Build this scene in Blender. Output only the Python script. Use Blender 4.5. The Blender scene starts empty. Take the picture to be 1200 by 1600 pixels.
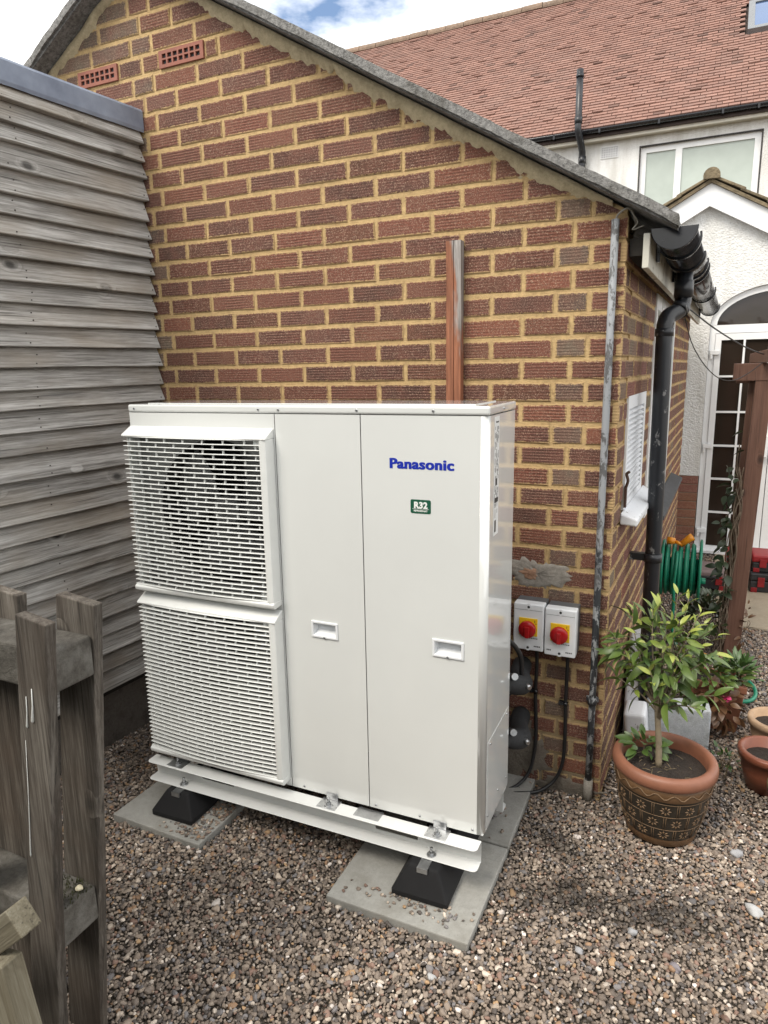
import bpy, bmesh, math, random
from mathutils import Vector, Matrix, noise as mnoise

R = math.radians
rnd = random.Random(7)
scene = bpy.context.scene
COL = scene.collection

# ------------------------------------------------------------------ camera
cam_d = bpy.data.cameras.new('camera')
cam_d.sensor_fit = 'VERTICAL'
cam_d.sensor_height = 36.0
cam_d.lens = 1069.9 / 1600 * 36.0
cam_d.clip_start = 0.05
cam_d.clip_end = 800
cam = bpy.data.objects.new('camera', cam_d)
COL.objects.link(cam)
yaw, pitch, roll = -0.4395, -0.2040, -0.01807
f = Vector((math.sin(yaw) * math.cos(pitch), math.cos(yaw) * math.cos(pitch), math.sin(pitch)))
r0 = Vector((math.cos(yaw), -math.sin(yaw), 0))
u0 = r0.cross(f)
rr = math.cos(roll) * r0 + math.sin(roll) * u0
uu = -math.sin(roll) * r0 + math.cos(roll) * u0
mw = Matrix((rr, uu, -f)).transposed().to_4x4()
mw.translation = Vector((0.2708, -2.465, 1.6229))
cam.matrix_world = mw
scene.camera = cam

# ------------------------------------------------------------------ world, sun, exposure
SUN_AZ, SUN_EL = R(205), R(52)      # azimuth measured from +Y clockwise
world = bpy.data.worlds.new('World')
scene.world = world
world.use_nodes = True
wt = world.node_tree
wt.nodes.clear()
wo = wt.nodes.new('ShaderNodeOutputWorld')
bg = wt.nodes.new('ShaderNodeBackground')
bg.inputs['Strength'].default_value = 0.1
sky = wt.nodes.new('ShaderNodeTexSky')
sky.sky_type = 'NISHITA'
sky.sun_disc = False
sky.sun_elevation = SUN_EL
sky.sun_rotation = SUN_AZ
sky.air_density = 1.0
sky.dust_density = 1.5
tc = wt.nodes.new('ShaderNodeTexCoord')
mp = wt.nodes.new('ShaderNodeMapping')
mp.inputs['Scale'].default_value = (1, 1, 2.2)
mp.inputs['Location'].default_value = (0.35, 0.1, 0.4)
cn = wt.nodes.new('ShaderNodeTexNoise')
cn.inputs['Scale'].default_value = 2.6
cn.inputs['Detail'].default_value = 7
cn.inputs['Roughness'].default_value = 0.55
cr = wt.nodes.new('ShaderNodeValToRGB')
cr.color_ramp.elements[0].position = 0.33
cr.color_ramp.elements[0].color = (0, 0, 0, 1)
cr.color_ramp.elements[1].position = 0.43
cr.color_ramp.elements[1].color = (1, 1, 1, 1)
cs = wt.nodes.new('ShaderNodeValToRGB')         # cloud body: white with soft grey-cream bellies
cs.color_ramp.elements[0].position = 0.35
cs.color_ramp.elements[0].color = (0.93, 0.94, 0.96, 1)
cs.color_ramp.elements[1].position = 0.75
cs.color_ramp.elements[1].color = (1.0, 0.965, 0.885, 1)
cm = wt.nodes.new('ShaderNodeMix')
cm.data_type = 'RGBA'
cm.blend_type = 'MULTIPLY'
cm.inputs[0].default_value = 1.0
cm.inputs[7].default_value = (10.0, 10.0, 10.0, 1)
cx = wt.nodes.new('ShaderNodeMix')
cx.data_type = 'RGBA'
L = wt.links.new
L(tc.outputs['Generated'], mp.inputs['Vector'])
L(mp.outputs['Vector'], cn.inputs['Vector'])
L(cn.outputs['Fac'], cr.inputs['Fac'])
L(cn.outputs['Fac'], cs.inputs['Fac'])
L(cs.outputs['Color'], cm.inputs[6])
L(cr.outputs['Color'], cx.inputs[0])
L(sky.outputs['Color'], cx.inputs[6])
L(cm.outputs[2], cx.inputs[7])
L(cx.outputs[2], bg.inputs['Color'])
L(bg.outputs['Background'], wo.inputs['Surface'])

sd = bpy.data.lights.new('sun', 'SUN')
sd.energy = 1.5
sd.angle = R(25)
sd.color = (1.0, 0.93, 0.82)
so = bpy.data.objects.new('sun', sd)
COL.objects.link(so)
sdir = Vector((math.sin(SUN_AZ) * math.cos(SUN_EL), math.cos(SUN_AZ) * math.cos(SUN_EL), math.sin(SUN_EL)))
so.rotation_euler = sdir.to_track_quat('Z', 'Y').to_euler()
so.location = (0, -6, 8)

scene.view_settings.view_transform = 'Standard'
scene.view_settings.look = 'None'
scene.view_settings.gamma = 1.0
scene.view_settings.exposure = 1.05
scene.view_settings.use_curve_mapping = False
scene.cycles.max_bounces = 6
scene.cycles.diffuse_bounces = 3
scene.cycles.glossy_bounces = 3
scene.cycles.transmission_bounces = 2
scene.cycles.caustics_reflective = False
scene.cycles.caustics_refractive = False

# ------------------------------------------------------------------ node helpers
SK = bpy.types.NodeSocket


class NT:
    def __init__(s, name):
        s.m = bpy.data.materials.new(name)
        s.m.use_nodes = True
        s.t = s.m.node_tree
        s.b = s.t.nodes['Principled BSDF']

    def put(s, inp, v):
        if isinstance(v, SK):
            s.t.links.new(v, inp)
        elif isinstance(v, (tuple, list)) and len(v) == 3 and len(inp.default_value) == 4:
            inp.default_value = (*v, 1)
        else:
            inp.default_value = v

    def nd(s, typ, ins=None, **pr):
        n = s.t.nodes.new(typ)
        for k, v in pr.items():
            setattr(n, k, v)
        for k, v in (ins or {}).items():
            s.put(n.inputs[k], v)
        return n

    def obj(s):
        return s.nd('ShaderNodeTexCoord').outputs['Object']

    def pos(s):
        return s.nd('ShaderNodeNewGeometry').outputs['Position']

    def rand(s):
        return s.nd('ShaderNodeObjectInfo').outputs['Random']

    def objs(s, k=37.0):        # object coordinates shifted differently on every object
        a = s.nd('ShaderNodeVectorMath', {0: (7.3, 3.1, 5.7), 'Scale': s.math('MULTIPLY', s.rand(), k)}, operation='SCALE')
        return s.nd('ShaderNodeVectorMath', {0: s.obj(), 1: a.outputs[0]}, operation='ADD').outputs[0]

    def scale(s, v, sc):
        return s.nd('ShaderNodeVectorMath', {0: v, 1: sc}, operation='MULTIPLY').outputs[0]

    def noise(s, v, sc, det=4, ro=0.6, dist=0.0):
        return s.nd('ShaderNodeTexNoise', {'Vector': v, 'Scale': sc, 'Detail': det, 'Roughness': ro, 'Distortion': dist}).outputs['Fac']

    def vor(s, v, sc, feature='F1', out='Distance', rn=1.0):
        return s.nd('ShaderNodeTexVoronoi', {'Vector': v, 'Scale': sc, 'Randomness': rn}, feature=feature).outputs[out]

    def ramp(s, fac, stops, interp='LINEAR'):
        n = s.nd('ShaderNodeValToRGB', {'Fac': fac})
        cr = n.color_ramp
        cr.interpolation = interp
        while len(cr.elements) < len(stops):
            cr.elements.new(0.5)
        for e, (p, c) in zip(cr.elements, stops):
            e.position = p
            e.color = (c, c, c, 1) if isinstance(c, (int, float)) else (*c, 1)
        return n.outputs['Color']

    def mix(s, fac, a, b, blend='MIX'):
        n = s.nd('ShaderNodeMix', data_type='RGBA', blend_type=blend)
        s.put(n.inputs[0], fac)
        s.put(n.inputs[6], a)
        s.put(n.inputs[7], b)
        return n.outputs[2]

    def math(s, op, a, b=0.0, c=None):
        n = s.nd('ShaderNodeMath', operation=op)
        s.put(n.inputs[0], a)
        s.put(n.inputs[1], b)
        if c is not None:
            s.put(n.inputs[2], c)
        return n.outputs[0]

    def xyz(s, v):
        return s.nd('ShaderNodeSeparateXYZ', {0: v}).outputs

    def bump(s, h, st=0.5, d=0.01, nrm=None):
        n = s.nd('ShaderNodeBump', {'Height': h, 'Strength': st, 'Distance': d})
        if nrm is not None:
            s.put(n.inputs['Normal'], nrm)
        return n.outputs['Normal']

    def out(s, col=None, rough=None, nrm=None, **kw):
        if col is not None:
            s.put(s.b.inputs['Base Color'], col)
        if rough is not None:
            s.put(s.b.inputs['Roughness'], rough)
        if nrm is not None:
            s.put(s.b.inputs['Normal'], nrm)
        for k, v in kw.items():
            s.put(s.b.inputs[k.replace('_', ' ')], v)
        return s.m


def plain(name, col, rough=0.5, var=0.12, sc=30.0, bmp=0.1, bd=0.002, **kw):
    t = NT(name)
    v = t.objs()
    n = t.noise(v, sc, 5)
    n2 = t.noise(v, sc * 0.13, 3)
    k = t.math('ADD', t.math('MULTIPLY', n, 0.5), t.math('MULTIPLY', n2, 0.5))
    lo = tuple(c * (1 - 2.2 * var) for c in col)
    hi = tuple(min(1, c * (1 + 2.2 * var)) for c in col)
    c = t.ramp(k, [(0.25, lo), (0.75, hi)])
    rg = t.math('ADD', t.math('MULTIPLY', t.math('SUBTRACT', n2, 0.5), 0.25), rough)
    return t.out(c, rg, t.bump(n, bmp, bd), **kw)


def brick_material(name, src, edge=True, groove=True, mortar=(0.50, 0.348, 0.168)):
    t = NT(name)
    if src == 'obj':
        base = t.nd('ShaderNodeObjectInfo').outputs['Color']
    else:
        base = t.nd('ShaderNodeAttribute', attribute_name='Col').outputs['Color']
    P = t.pos()
    uva = t.nd('ShaderNodeUVMap', uv_map='ua').outputs['UV']
    uvb = t.nd('ShaderNodeUVMap', uv_map='ub').outputs['UV']
    a, b = t.xyz(uva), t.xyz(uvb)
    ed = t.math('MINIMUM', t.math('MINIMUM', a[0], a[1]), t.math('MINIMUM', b[0], b[1]))
    nb = t.noise(P, 14, 4)
    nf = t.noise(P, 260, 3, 0.75)
    nm = t.noise(P, 110, 4, 0.7)
    c = t.mix(t.ramp(nb, [(0.35, 0), (0.7, 1)]), base, t.mix(0.5, base, (0.215, 0.072, 0.048)))
    c = t.mix(t.ramp(nm, [(0.4, 0.0), (0.65, 0.45)]), c, (0.062, 0.029, 0.022))
    c = t.mix(t.ramp(nf, [(0.54, 0), (0.63, 0.85)]), c, (0.40, 0.28, 0.20))
    # horizontal combing of the rustic face
    wob = t.math('MULTIPLY', t.noise(t.scale(P, (9, 9, 30)), 1.0, 2), 0.006)
    g = t.math('SINE', t.math('MULTIPLY', t.math('ADD', a[1], wob), 2 * math.pi / 0.0105))
    gm = t.ramp(t.noise(t.scale(P, (6, 6, 3)), 1.0, 2), [(0.38, 0.15), (0.62, 1.0)])
    gg = t.math('MULTIPLY', g, gm)
    if groove:
        c = t.mix(t.ramp(gg, [(0.0, 0.0), (0.9, 0.32)]), c, (0.045, 0.020, 0.022))
    if edge:
        thr = t.math('ADD', 0.0008, t.math('MULTIPLY', t.ramp(t.noise(P, 95, 5, 0.8), [(0.40, 0), (0.78, 1)]), 0.0125))
        sm = t.math('LESS_THAN', ed, thr)
        c = t.mix(t.math('MULTIPLY', sm, 0.85), c, t.mix(nf, tuple(x * 0.75 for x in mortar), mortar))
    h = t.math('ADD', t.math('MULTIPLY', gg, 0.35 if groove else 0), t.math('MULTIPLY', nf, 0.9))
    h = t.math('ADD', h, t.math('MULTIPLY', nm, 0.9))
    return t.out(c, 0.92, t.bump(h, 0.7, 0.0035))


def mortar_material(name, c0=(0.34, 0.228, 0.108), c1=(0.61, 0.432, 0.212)):
    t = NT(name)
    P = t.pos()
    n1, n2, n3 = t.noise(P, 7, 4), t.noise(P, 60, 5, 0.7), t.noise(P, 350, 3, 0.7)
    c = t.ramp(t.math('ADD', t.math('MULTIPLY', n2, 0.6), t.math('MULTIPLY', n1, 0.4)), [(0.32, c0), (0.62, c1)])
    c = t.mix(t.ramp(n3, [(0.58, 0), (0.75, 0.6)]), c, (0.16, 0.11, 0.06))
    c = t.mix(t.ramp(n3, [(0.25, 0.5), (0.40, 0)]), c, (0.68, 0.55, 0.34))
    # grime creeping up from the ground
    z = t.xyz(P)[2]
    gr = t.math('MULTIPLY', t.ramp(t.math('ADD', z, t.math('MULTIPLY', n1, 0.5)), [(0.25, 1), (0.85, 0)]), 0.75)
    c = t.mix(gr, c, (0.20, 0.17, 0.125))
    h = t.math('ADD', t.math('MULTIPLY', n2, 1.2), n3)
    return t.out(c, 0.95, t.bump(h, 0.8, 0.004))


def wood_material(name, dark, mid, light, grain=1.0, knots=0.5, tint=None, rough=0.85, axis=0, bmp=0.6, vary=0.35):
    """grain along local axis; every board takes another stretch of the pattern"""
    t = NT(name)
    v = t.objs(61.0)
    st = [13.0, 13.0, 13.0]
    st[axis] = 0.40
    vs = t.scale(v, tuple(st))
    kv = [6.0, 0.6, 6.0]
    kv[axis] = 3.6
    kd = t.vor(t.scale(v, tuple(kv)), 1.0, rn=1.0)
    kmask = t.ramp(kd, [(0.045, 1.0), (0.12, 0.0)]) if knots else 0.0
    kwarp = t.ramp(kd, [(0.0, 1.0), (0.20, 0.0)])
    vw = t.nd('ShaderNodeVectorMath', {0: vs, 1: t.nd('ShaderNodeCombineXYZ', {0: 0.0, 1: t.math('MULTIPLY', kwarp, 1.6 * knots), 2: t.math('MULTIPLY', kwarp, 1.6 * knots)}).outputs[0]}, operation='ADD').outputs[0]
    n1 = t.noise(vw, 2.0, 5, 0.62, 0.05)
    bands = t.math('FRACT', t.math('MULTIPLY', t.noise(vw, 0.45, 1, 0.4), 9.0 * grain))
    bands = t.ramp(bands, [(0.0, 0.0), (0.75, 0.9), (0.92, 1.0), (1.0, 0.05)])
    st2 = [70.0, 70.0, 70.0]
    st2[axis] = 3.0
    n2 = t.noise(t.scale(v, tuple(st2)), 2.0, 4, 0.7)
    n3 = t.noise(v, 3.2, 3)
    k = t.math('ADD', t.math('MULTIPLY', n1, 0.42), t.math('ADD', t.math('MULTIPLY', bands, 0.08), t.math('MULTIPLY', n2, 0.55)))
    c = t.ramp(k, [(0.36, dark), (0.51, mid), (0.66, light)])
    c = t.mix(t.ramp(n3, [(0.35, 0.0), (0.75, 0.55)]), c, t.mix(0.5, dark, mid))
    if tint:
        c = t.mix(t.ramp(t.noise(t.scale(v, (1.3, 3, 3)), 1.6, 3), [(0.45, 0), (0.7, 0.6)]), c, tint)
    if knots:
        c = t.mix(t.math('MULTIPLY', kmask, 0.85), c, tuple(x * 0.35 for x in dark))
    crk = t.ramp(t.noise(t.scale(v, tuple(2.2 if i == axis else 130.0 for i in range(3))), 1.0, 2, 0.5), [(0.64, 0), (0.70, 1)])
    c = t.mix(t.math('MULTIPLY', crk, 0.6), c, tuple(x * 0.35 for x in dark))
    br = t.math('ADD', 1.0 - vary / 2, t.math('MULTIPLY', t.rand(), vary))
    c = t.nd('ShaderNodeVectorMath', {0: c, 'Scale': br}, operation='SCALE').outputs[0]
    h = t.math('ADD', t.math('MULTIPLY', n2, 0.9), t.math('ADD', t.math('MULTIPLY', n1, 0.5), t.math('MULTIPLY', bands, 0.25)))
    return t.out(c, rough, t.bump(h, bmp, 0.004))


MAT = {}
MAT['brick'] = brick_material('brick', 'obj')
MAT['brick_j'] = brick_material('brick_joined', 'attr')
MAT['mortar'] = mortar_material('mortar')
MAT['plinth_brick'] = brick_material('plinth_brick', 'obj', edge=False, groove=False)
MAT['fillet'] = mortar_material('verge_mortar', (0.33, 0.265, 0.165), (0.58, 0.485, 0.315))
MAT['clad'] = wood_material('weathered_cladding', (0.085, 0.079, 0.071), (0.33, 0.320, 0.302), (0.62, 0.612, 0.595), tint=(0.28, 0.24, 0.19))
MAT['fence'] = wood_material('old_fence_wood', (0.018, 0.015, 0.012), (0.076, 0.064, 0.052), (0.20, 0.18, 0.155), axis=2, tint=(0.070, 0.050, 0.036), bmp=1.0)
MAT['fence_rail'] = None
MAT['newwood'] = wood_material('pale_sawn_timber', (0.085, 0.072, 0.048), (0.165, 0.145, 0.10), (0.27, 0.25, 0.19), axis=0, knots=0.3)
MAT['postwood'] = wood_material('brown_stained_timber', (0.090, 0.043, 0.028), (0.145, 0.070, 0.047), (0.19, 0.098, 0.068), axis=2, knots=0.25, rough=0.6, vary=0.15)
MAT['white'] = None


def casing_mat():
    t = NT('white_powder_coat')
    v = t.obj()
    n = t.noise(v, 900, 2)
    n2 = t.noise(v, 3.0, 4)
    c = t.ramp(n2, [(0.3, (0.660, 0.675, 0.664)), (0.7, (0.690, 0.706, 0.694))])
    return t.out(c, t.math('ADD', 0.10, t.math('MULTIPLY', n2, 0.08)), t.bump(t.math('ADD', t.math('MULTIPLY', n, 0.03), t.noise(v, 5.0, 2)), 0.05, 0.004), Coat_Weight=1.0, Coat_Roughness=0.02)


MAT['white'] = casing_mat()
MAT['grille'] = plain('white_grille_plastic', (0.71, 0.725, 0.712), 0.38, 0.03, 20, 0.03)
MAT['rail'] = plain('white_coated_steel', (0.66, 0.67, 0.66), 0.34, 0.04, 14, 0.03)
MAT['inner'] = plain('dark_fan_chamber', (0.035, 0.037, 0.040), 0.6, 0.2, 12, 0.1)
MAT['fanplastic'] = plain('grey_fan_plastic', (0.15, 0.155, 0.16), 0.45, 0.1, 12, 0.05)
MAT['zinc'] = plain('zinc_plated_steel', (0.46, 0.47, 0.48), 0.36, 0.18, 40, 0.1, Metallic=0.9)
MAT['rubber'] = plain('black_rubber', (0.004, 0.004, 0.005), 0.85, 0.15, 60, 0.25)
MAT['blackpl'] = plain('black_plastic', (0.013, 0.014, 0.018), 0.16, 0.2, 25, 0.06)
MAT['cable'] = plain('black_cable', (0.014, 0.014, 0.015), 0.45, 0.1, 60, 0.1)
MAT['foam'] = plain('black_insulation_foam', (0.022, 0.023, 0.025), 0.8, 0.2, 90, 0.3)
MAT['boxwhite'] = plain('white_moulded_plastic', (0.74, 0.76, 0.78), 0.32, 0.03, 20, 0.03)
MAT['boxgrey'] = plain('grey_moulded_plastic', (0.11, 0.115, 0.12), 0.5, 0.06, 20, 0.05)
MAT['yellow'] = plain('yellow_plastic', (0.80, 0.52, 0.015), 0.4, 0.03, 20, 0.02)
MAT['red'] = plain('red_plastic', (0.34, 0.006, 0.008), 0.28, 0.05, 20, 0.02)
MAT['logo'] = plain('blue_print', (0.012, 0.030, 0.36), 0.4, 0.02, 20, 0.0)
MAT['green_badge'] = plain('green_badge_print', (0.012, 0.085, 0.048), 0.35, 0.03, 20, 0.0)
MAT['print_white'] = plain('white_print', (0.78, 0.80, 0.78), 0.4, 0.02, 20, 0.0)
MAT['print_black'] = plain('black_print', (0.03, 0.03, 0.032), 0.5, 0.05, 20, 0.0)
MAT['label'] = plain('label_paper', (0.70, 0.72, 0.72), 0.35, 0.02, 20, 0.0)
MAT['upvc'] = plain('white_upvc', (0.78, 0.79, 0.80), 0.3, 0.03, 9, 0.03)
MAT['green_hose'] = plain('green_hose_plastic', (0.008, 0.20, 0.115), 0.38, 0.12, 30, 0.05)
MAT['orange'] = plain('orange_plastic', (0.72, 0.27, 0.015), 0.4, 0.06, 30, 0.03)
MAT['redbox'] = plain('red_case_plastic', (0.25, 0.010, 0.014), 0.45, 0.15, 30, 0.05)
MAT['blackbox'] = plain('black_case_plastic', (0.02, 0.02, 0.022), 0.5, 0.15, 30, 0.08)
MAT['slate'] = plain('dark_slate_sill', (0.055, 0.056, 0.060), 0.7, 0.25, 40, 0.5, 0.004)
MAT['flowerpurple'] = plain('purple_petal', (0.11, 0.010, 0.085), 0.6, 0.2, 60, 0.1)
MAT['flowerpink'] = plain('pink_petal', (0.45, 0.03, 0.12), 0.6, 0.2, 60, 0.1)
MAT['egg'] = plain('cream_pebble', (0.62, 0.56, 0.40), 0.6, 0.08, 60, 0.1)


def concrete(name, a, b, stain=(0.12, 0.11, 0.095), sc=1.0, bmp=0.5):
    t = NT(name)
    v = t.objs()
    n1, n2, n3 = t.noise(v, 6 * sc, 5), t.noise(v, 45 * sc, 5, 0.7), t.noise(v, 260 * sc, 3, 0.7)
    c = t.ramp(t.math('ADD', t.math('MULTIPLY', n1, 0.6), t.math('MULTIPLY', n2, 0.4)), [(0.35, a), (0.62, b)])
    c = t.mix(t.ramp(n1, [(0.52, 0), (0.68, 0.6)]), c, stain)
    c = t.mix(t.ramp(n3, [(0.6, 0), (0.72, 0.5)]), c, tuple(x * 0.45 for x in a))
    return t.out(c, 0.88, t.bump(t.math('ADD', n2, t.math('MULTIPLY', n3, 0.8)), bmp, 0.003))


MAT['slab'] = concrete('concrete_slab', (0.25, 0.245, 0.225), (0.36, 0.355, 0.33), (0.19, 0.18, 0.155))
MAT['path'] = concrete('concrete_path', (0.28, 0.23, 0.165), (0.38, 0.32, 0.24), (0.22, 0.19, 0.14))
MAT['cementpatch'] = concrete('cement_patch', (0.21, 0.19, 0.165), (0.40, 0.37, 0.325), (0.17, 0.12, 0.09), 2.0, 0.9)
MAT['plinth'] = concrete('dirty_concrete_plinth', (0.060, 0.052, 0.045), (0.17, 0.15, 0.13), (0.045, 0.036, 0.030), 2.6, 1.0)


MAT['fence_rail'] = concrete('lichened_rail_wood', (0.045, 0.040, 0.033), (0.135, 0.125, 0.108), (0.20, 0.195, 0.18), 2.2, 1.0)


def verge_mat():
    t = NT('lichen_cement_sheet')
    P = t.pos()
    n1, n2, n3 = t.noise(P, 9, 5), t.noise(P, 70, 5, 0.75), t.noise(P, 230, 3, 0.7)
    c = t.ramp(n2, [(0.35, (0.095, 0.093, 0.090)), (0.6, (0.29, 0.285, 0.275))])
    c = t.mix(t.ramp(n1, [(0.5, 0), (0.68, 0.7)]), c, (0.06, 0.055, 0.042))
    c = t.mix(t.ramp(n3, [(0.62, 0), (0.7, 0.8)]), c, (0.42, 0.41, 0.37))
    return t.out(c, 0.95, t.bump(t.math('ADD', n2, n3), 0.9, 0.006))


MAT['verge'] = verge_mat()


def lead_mat():
    t = NT('lead_flashing')
    v = t.objs()
    n = t.noise(t.scale(v, (14, 3, 3)), 1.5, 5)
    n2 = t.noise(v, 6, 4)
    c = t.ramp(t.math('ADD', t.math('MULTIPLY', n, 0.5), t.math('MULTIPLY', n2, 0.5)), [(0.35, (0.13, 0.155, 0.215)), (0.65, (0.29, 0.335, 0.42))])
    return t.out(c, 0.55, t.bump(n2, 0.4, 0.01))


MAT['lead'] = lead_mat()


def dash_mat():
    t = NT('white_pebbledash')
    P = t.pos()
    n1 = t.vor(P, 85, 'SMOOTH_F1')
    n2 = t.noise(P, 30, 5, 0.7)
    n3 = t.noise(t.scale(P, (3, 3, 0.7)), 2, 4)
    c = t.ramp(n3, [(0.35, (0.60, 0.595, 0.57)), (0.6, (0.76, 0.765, 0.76))])
    c = t.mix(t.ramp(n1, [(0.5, 0), (0.85, 0.35)]), c, (0.40, 0.39, 0.37))
    return t.out(c, 0.9, t.bump(t.math('ADD', t.math('MULTIPLY', n1, -1.0), t.math('MULTIPLY', n2, 0.4)), 0.8, 0.008))


MAT['dash'] = dash_mat()


def peel_mat(name, paint, under, rust, amt=0.5, sc=1.0, rough=0.5, zsplit=None, paint2=None):
    t = NT(name)
    P = t.pos()
    n = t.noise(t.scale(P, (1, 1, 0.45)), 38 * sc, 6, 0.72, 0.4)
    n2 = t.noise(P, 260, 3)
    pc = t.mix(t.math('MULTIPLY', n2, 0.5), paint, tuple(x * 0.7 for x in paint))
    m = t.ramp(n, [(0.5 + 0.25 * (0.5 - amt), 0), (0.53 + 0.25 * (0.5 - amt), 1)])
    if zsplit:
        z = t.xyz(P)[2]
        w = t.ramp(t.math('ADD', z, t.math('MULTIPLY', n, 0.9)), [(0.0, 0), (1.0, 1)])
        zz = t.math('SUBTRACT', t.math('ADD', z, t.math('MULTIPLY', n, 1.1)), zsplit)
        pm = t.ramp(t.math('MULTIPLY', zz, 8.0), [(0.0, 0), (1.0, 1)])
        pc = t.mix(pm, paint2, pc)
    uc = t.mix(n2, under, rust)
    if zsplit:
        uc = t.mix(pm, (0.33, 0.34, 0.35), uc)
    c = t.mix(m, pc, uc)
    return t.out(c, rough, t.bump(t.math('ADD', m, t.math('MULTIPLY', n2, 0.3)), 0.5, 0.002))


MAT['conduit'] = peel_mat('peeling_conduit_paint', (0.29, 0.305, 0.325), (0.045, 0.046, 0.05), (0.15, 0.15, 0.15), 0.42, 0.9, 0.55, 1.42, (0.032, 0.035, 0.040))
MAT['downpipe'] = peel_mat('worn_black_pipe', (0.020, 0.022, 0.027), (0.30, 0.30, 0.30), (0.08, 0.08, 0.08), 0.02, 0.7, 0.34)
MAT['whitepaint'] = peel_mat('flaking_white_paint', (0.76, 0.78, 0.81), (0.36, 0.35, 0.33), (0.08, 0.07, 0.06), 0.0, 1.2, 0.6)
MAT['fascia'] = peel_mat('cream_painted_board', (0.62, 0.60, 0.52), (0.28, 0.23, 0.16), (0.10, 0.08, 0.06), 0.2, 0.8, 0.6)
MAT['redbatten'] = None


def batten_mat():
    t = NT('red_stained_batten')
    v = t.obj()
    x = t.xyz(v)[0]
    z = t.xyz(v)[2]
    n = t.noise(t.scale(v, (40, 40, 2.5)), 2.0, 5, 0.7)
    n2 = t.noise(t.scale(v, (10, 10, 2.0)), 1.5, 4)
    red = t.ramp(n, [(0.3, (0.15, 0.055, 0.028)), (0.7, (0.37, 0.150, 0.080))])
    gry = t.ramp(n, [(0.3, (0.13, 0.115, 0.105)), (0.7, (0.42, 0.39, 0.37))])
    m = t.math('ADD', t.math('MULTIPLY', t.math('SUBTRACT', x, 0.004), 20.0), t.math('MULTIPLY', t.math('SUBTRACT', z, 0.86), 2.0))
    m = t.ramp(t.math('ADD', m, t.math('MULTIPLY', t.math('SUBTRACT', n2, 0.46), 4.0)), [(0.25, 0), (0.65, 1)])
    return t.out(t.mix(m, red, gry), 0.8, t.bump(n, 0.7, 0.004))


MAT['redbatten'] = batten_mat()


def tile_mat(name, src):
    t = NT(name)
    P = t.pos()
    base = t.nd('ShaderNodeObjectInfo').outputs['Color'] if src == 'obj' else t.nd('ShaderNodeAttribute', attribute_name='Col').outputs['Color']
    n = t.noise(P, 9, 5)
    n2 = t.noise(P, 1.1, 4)
    c = t.mix(t.ramp(n, [(0.62, 0), (0.78, 0.4)]), base, (0.12, 0.085, 0.065))
    c = t.mix(t.ramp(n2, [(0.5, 0), (0.75, 0.3)]), c, (0.22, 0.15, 0.125))
    return t.out(c, 0.85, t.bump(n, 0.3, 0.01))


MAT['tile'] = tile_mat('clay_roof_tile', 'obj')
MAT['tile_j'] = tile_mat('clay_roof_tile_joined', 'attr')
MAT['ridge'] = plain('weathered_ridge_tile', (0.21, 0.15, 0.11), 0.9, 0.25, 25, 0.6, 0.02)
MAT['mossroof'] = plain('mossy_concrete_tile', (0.17, 0.135, 0.085), 0.95, 0.3, 30, 0.8, 0.02)


def pane_mat(name, col, rough=0.06, **kw):
    t = NT(name)
    v = t.obj()
    n = t.noise(v, 2.5, 3)
    c = t.ramp(n, [(0.3, tuple(x * 0.85 for x in col)), (0.7, col)])
    return t.out(c, rough, t.bump(t.noise(v, 7, 2), 0.03, 0.01), **kw)


MAT['darkpane'] = pane_mat('dark_window_glass', (0.030, 0.021, 0.016), 0.03)
MAT['palepane'] = pane_mat('obscured_window_glass', (0.46, 0.52, 0.48), 0.12)
MAT['skypane'] = pane_mat('skylight_glass', (0.10, 0.17, 0.33), 0.03, Metallic=0.6)
MAT['terra'] = plain('terracotta', (0.235, 0.098, 0.058), 0.5, 0.14, 18, 0.15)
MAT['terra_pale'] = plain('pale_weathered_terracotta', (0.40, 0.27, 0.17), 0.8, 0.2, 18, 0.3)
MAT['terra_brown'] = plain('brown_glazed_terracotta', (0.20, 0.065, 0.035), 0.4, 0.15, 18, 0.1)
MAT['glaze'] = plain('dark_pot_glaze', (0.022, 0.018, 0.013), 0.38, 0.3, 30, 0.25)
MAT['pot_tan'] = plain('tan_pot_clay', (0.145, 0.080, 0.038), 0.5, 0.2, 24, 0.3)
MAT['motif'] = plain('tan_pot_relief', (0.165, 0.102, 0.055), 0.6, 0.15, 60, 0.2)
MAT['soil'] = plain('potting_soil', (0.030, 0.022, 0.017), 0.95, 0.4, 120, 1.0, 0.012)
MAT['bark'] = plain('young_bark', (0.19, 0.155, 0.105), 0.85, 0.2, 70, 0.4)
MAT['vinebark'] = plain('dry_vine_stem', (0.16, 0.12, 0.085), 0.9, 0.2, 70, 0.4)
MAT['whiteblock'] = concrete('flecked_white_block', (0.36, 0.385, 0.41), (0.62, 0.645, 0.67), (0.20, 0.21, 0.21), 4.0, 1.0)


def leaf_mat(name, a, b, gloss=0.4):
    t = NT(name)
    rn = t.rand()
    n = t.noise(t.pos(), 25, 3)
    k = t.math('ADD', t.math('MULTIPLY', rn, 0.65), t.math('MULTIPLY', n, 0.4))
    c = t.ramp(k, [(0.2, a), (0.85, b)])
    return t.out(c, gloss, t.bump(n, 0.2, 0.003), Subsurface_Weight=0.0, Specular_IOR_Level=0.5)


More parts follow.
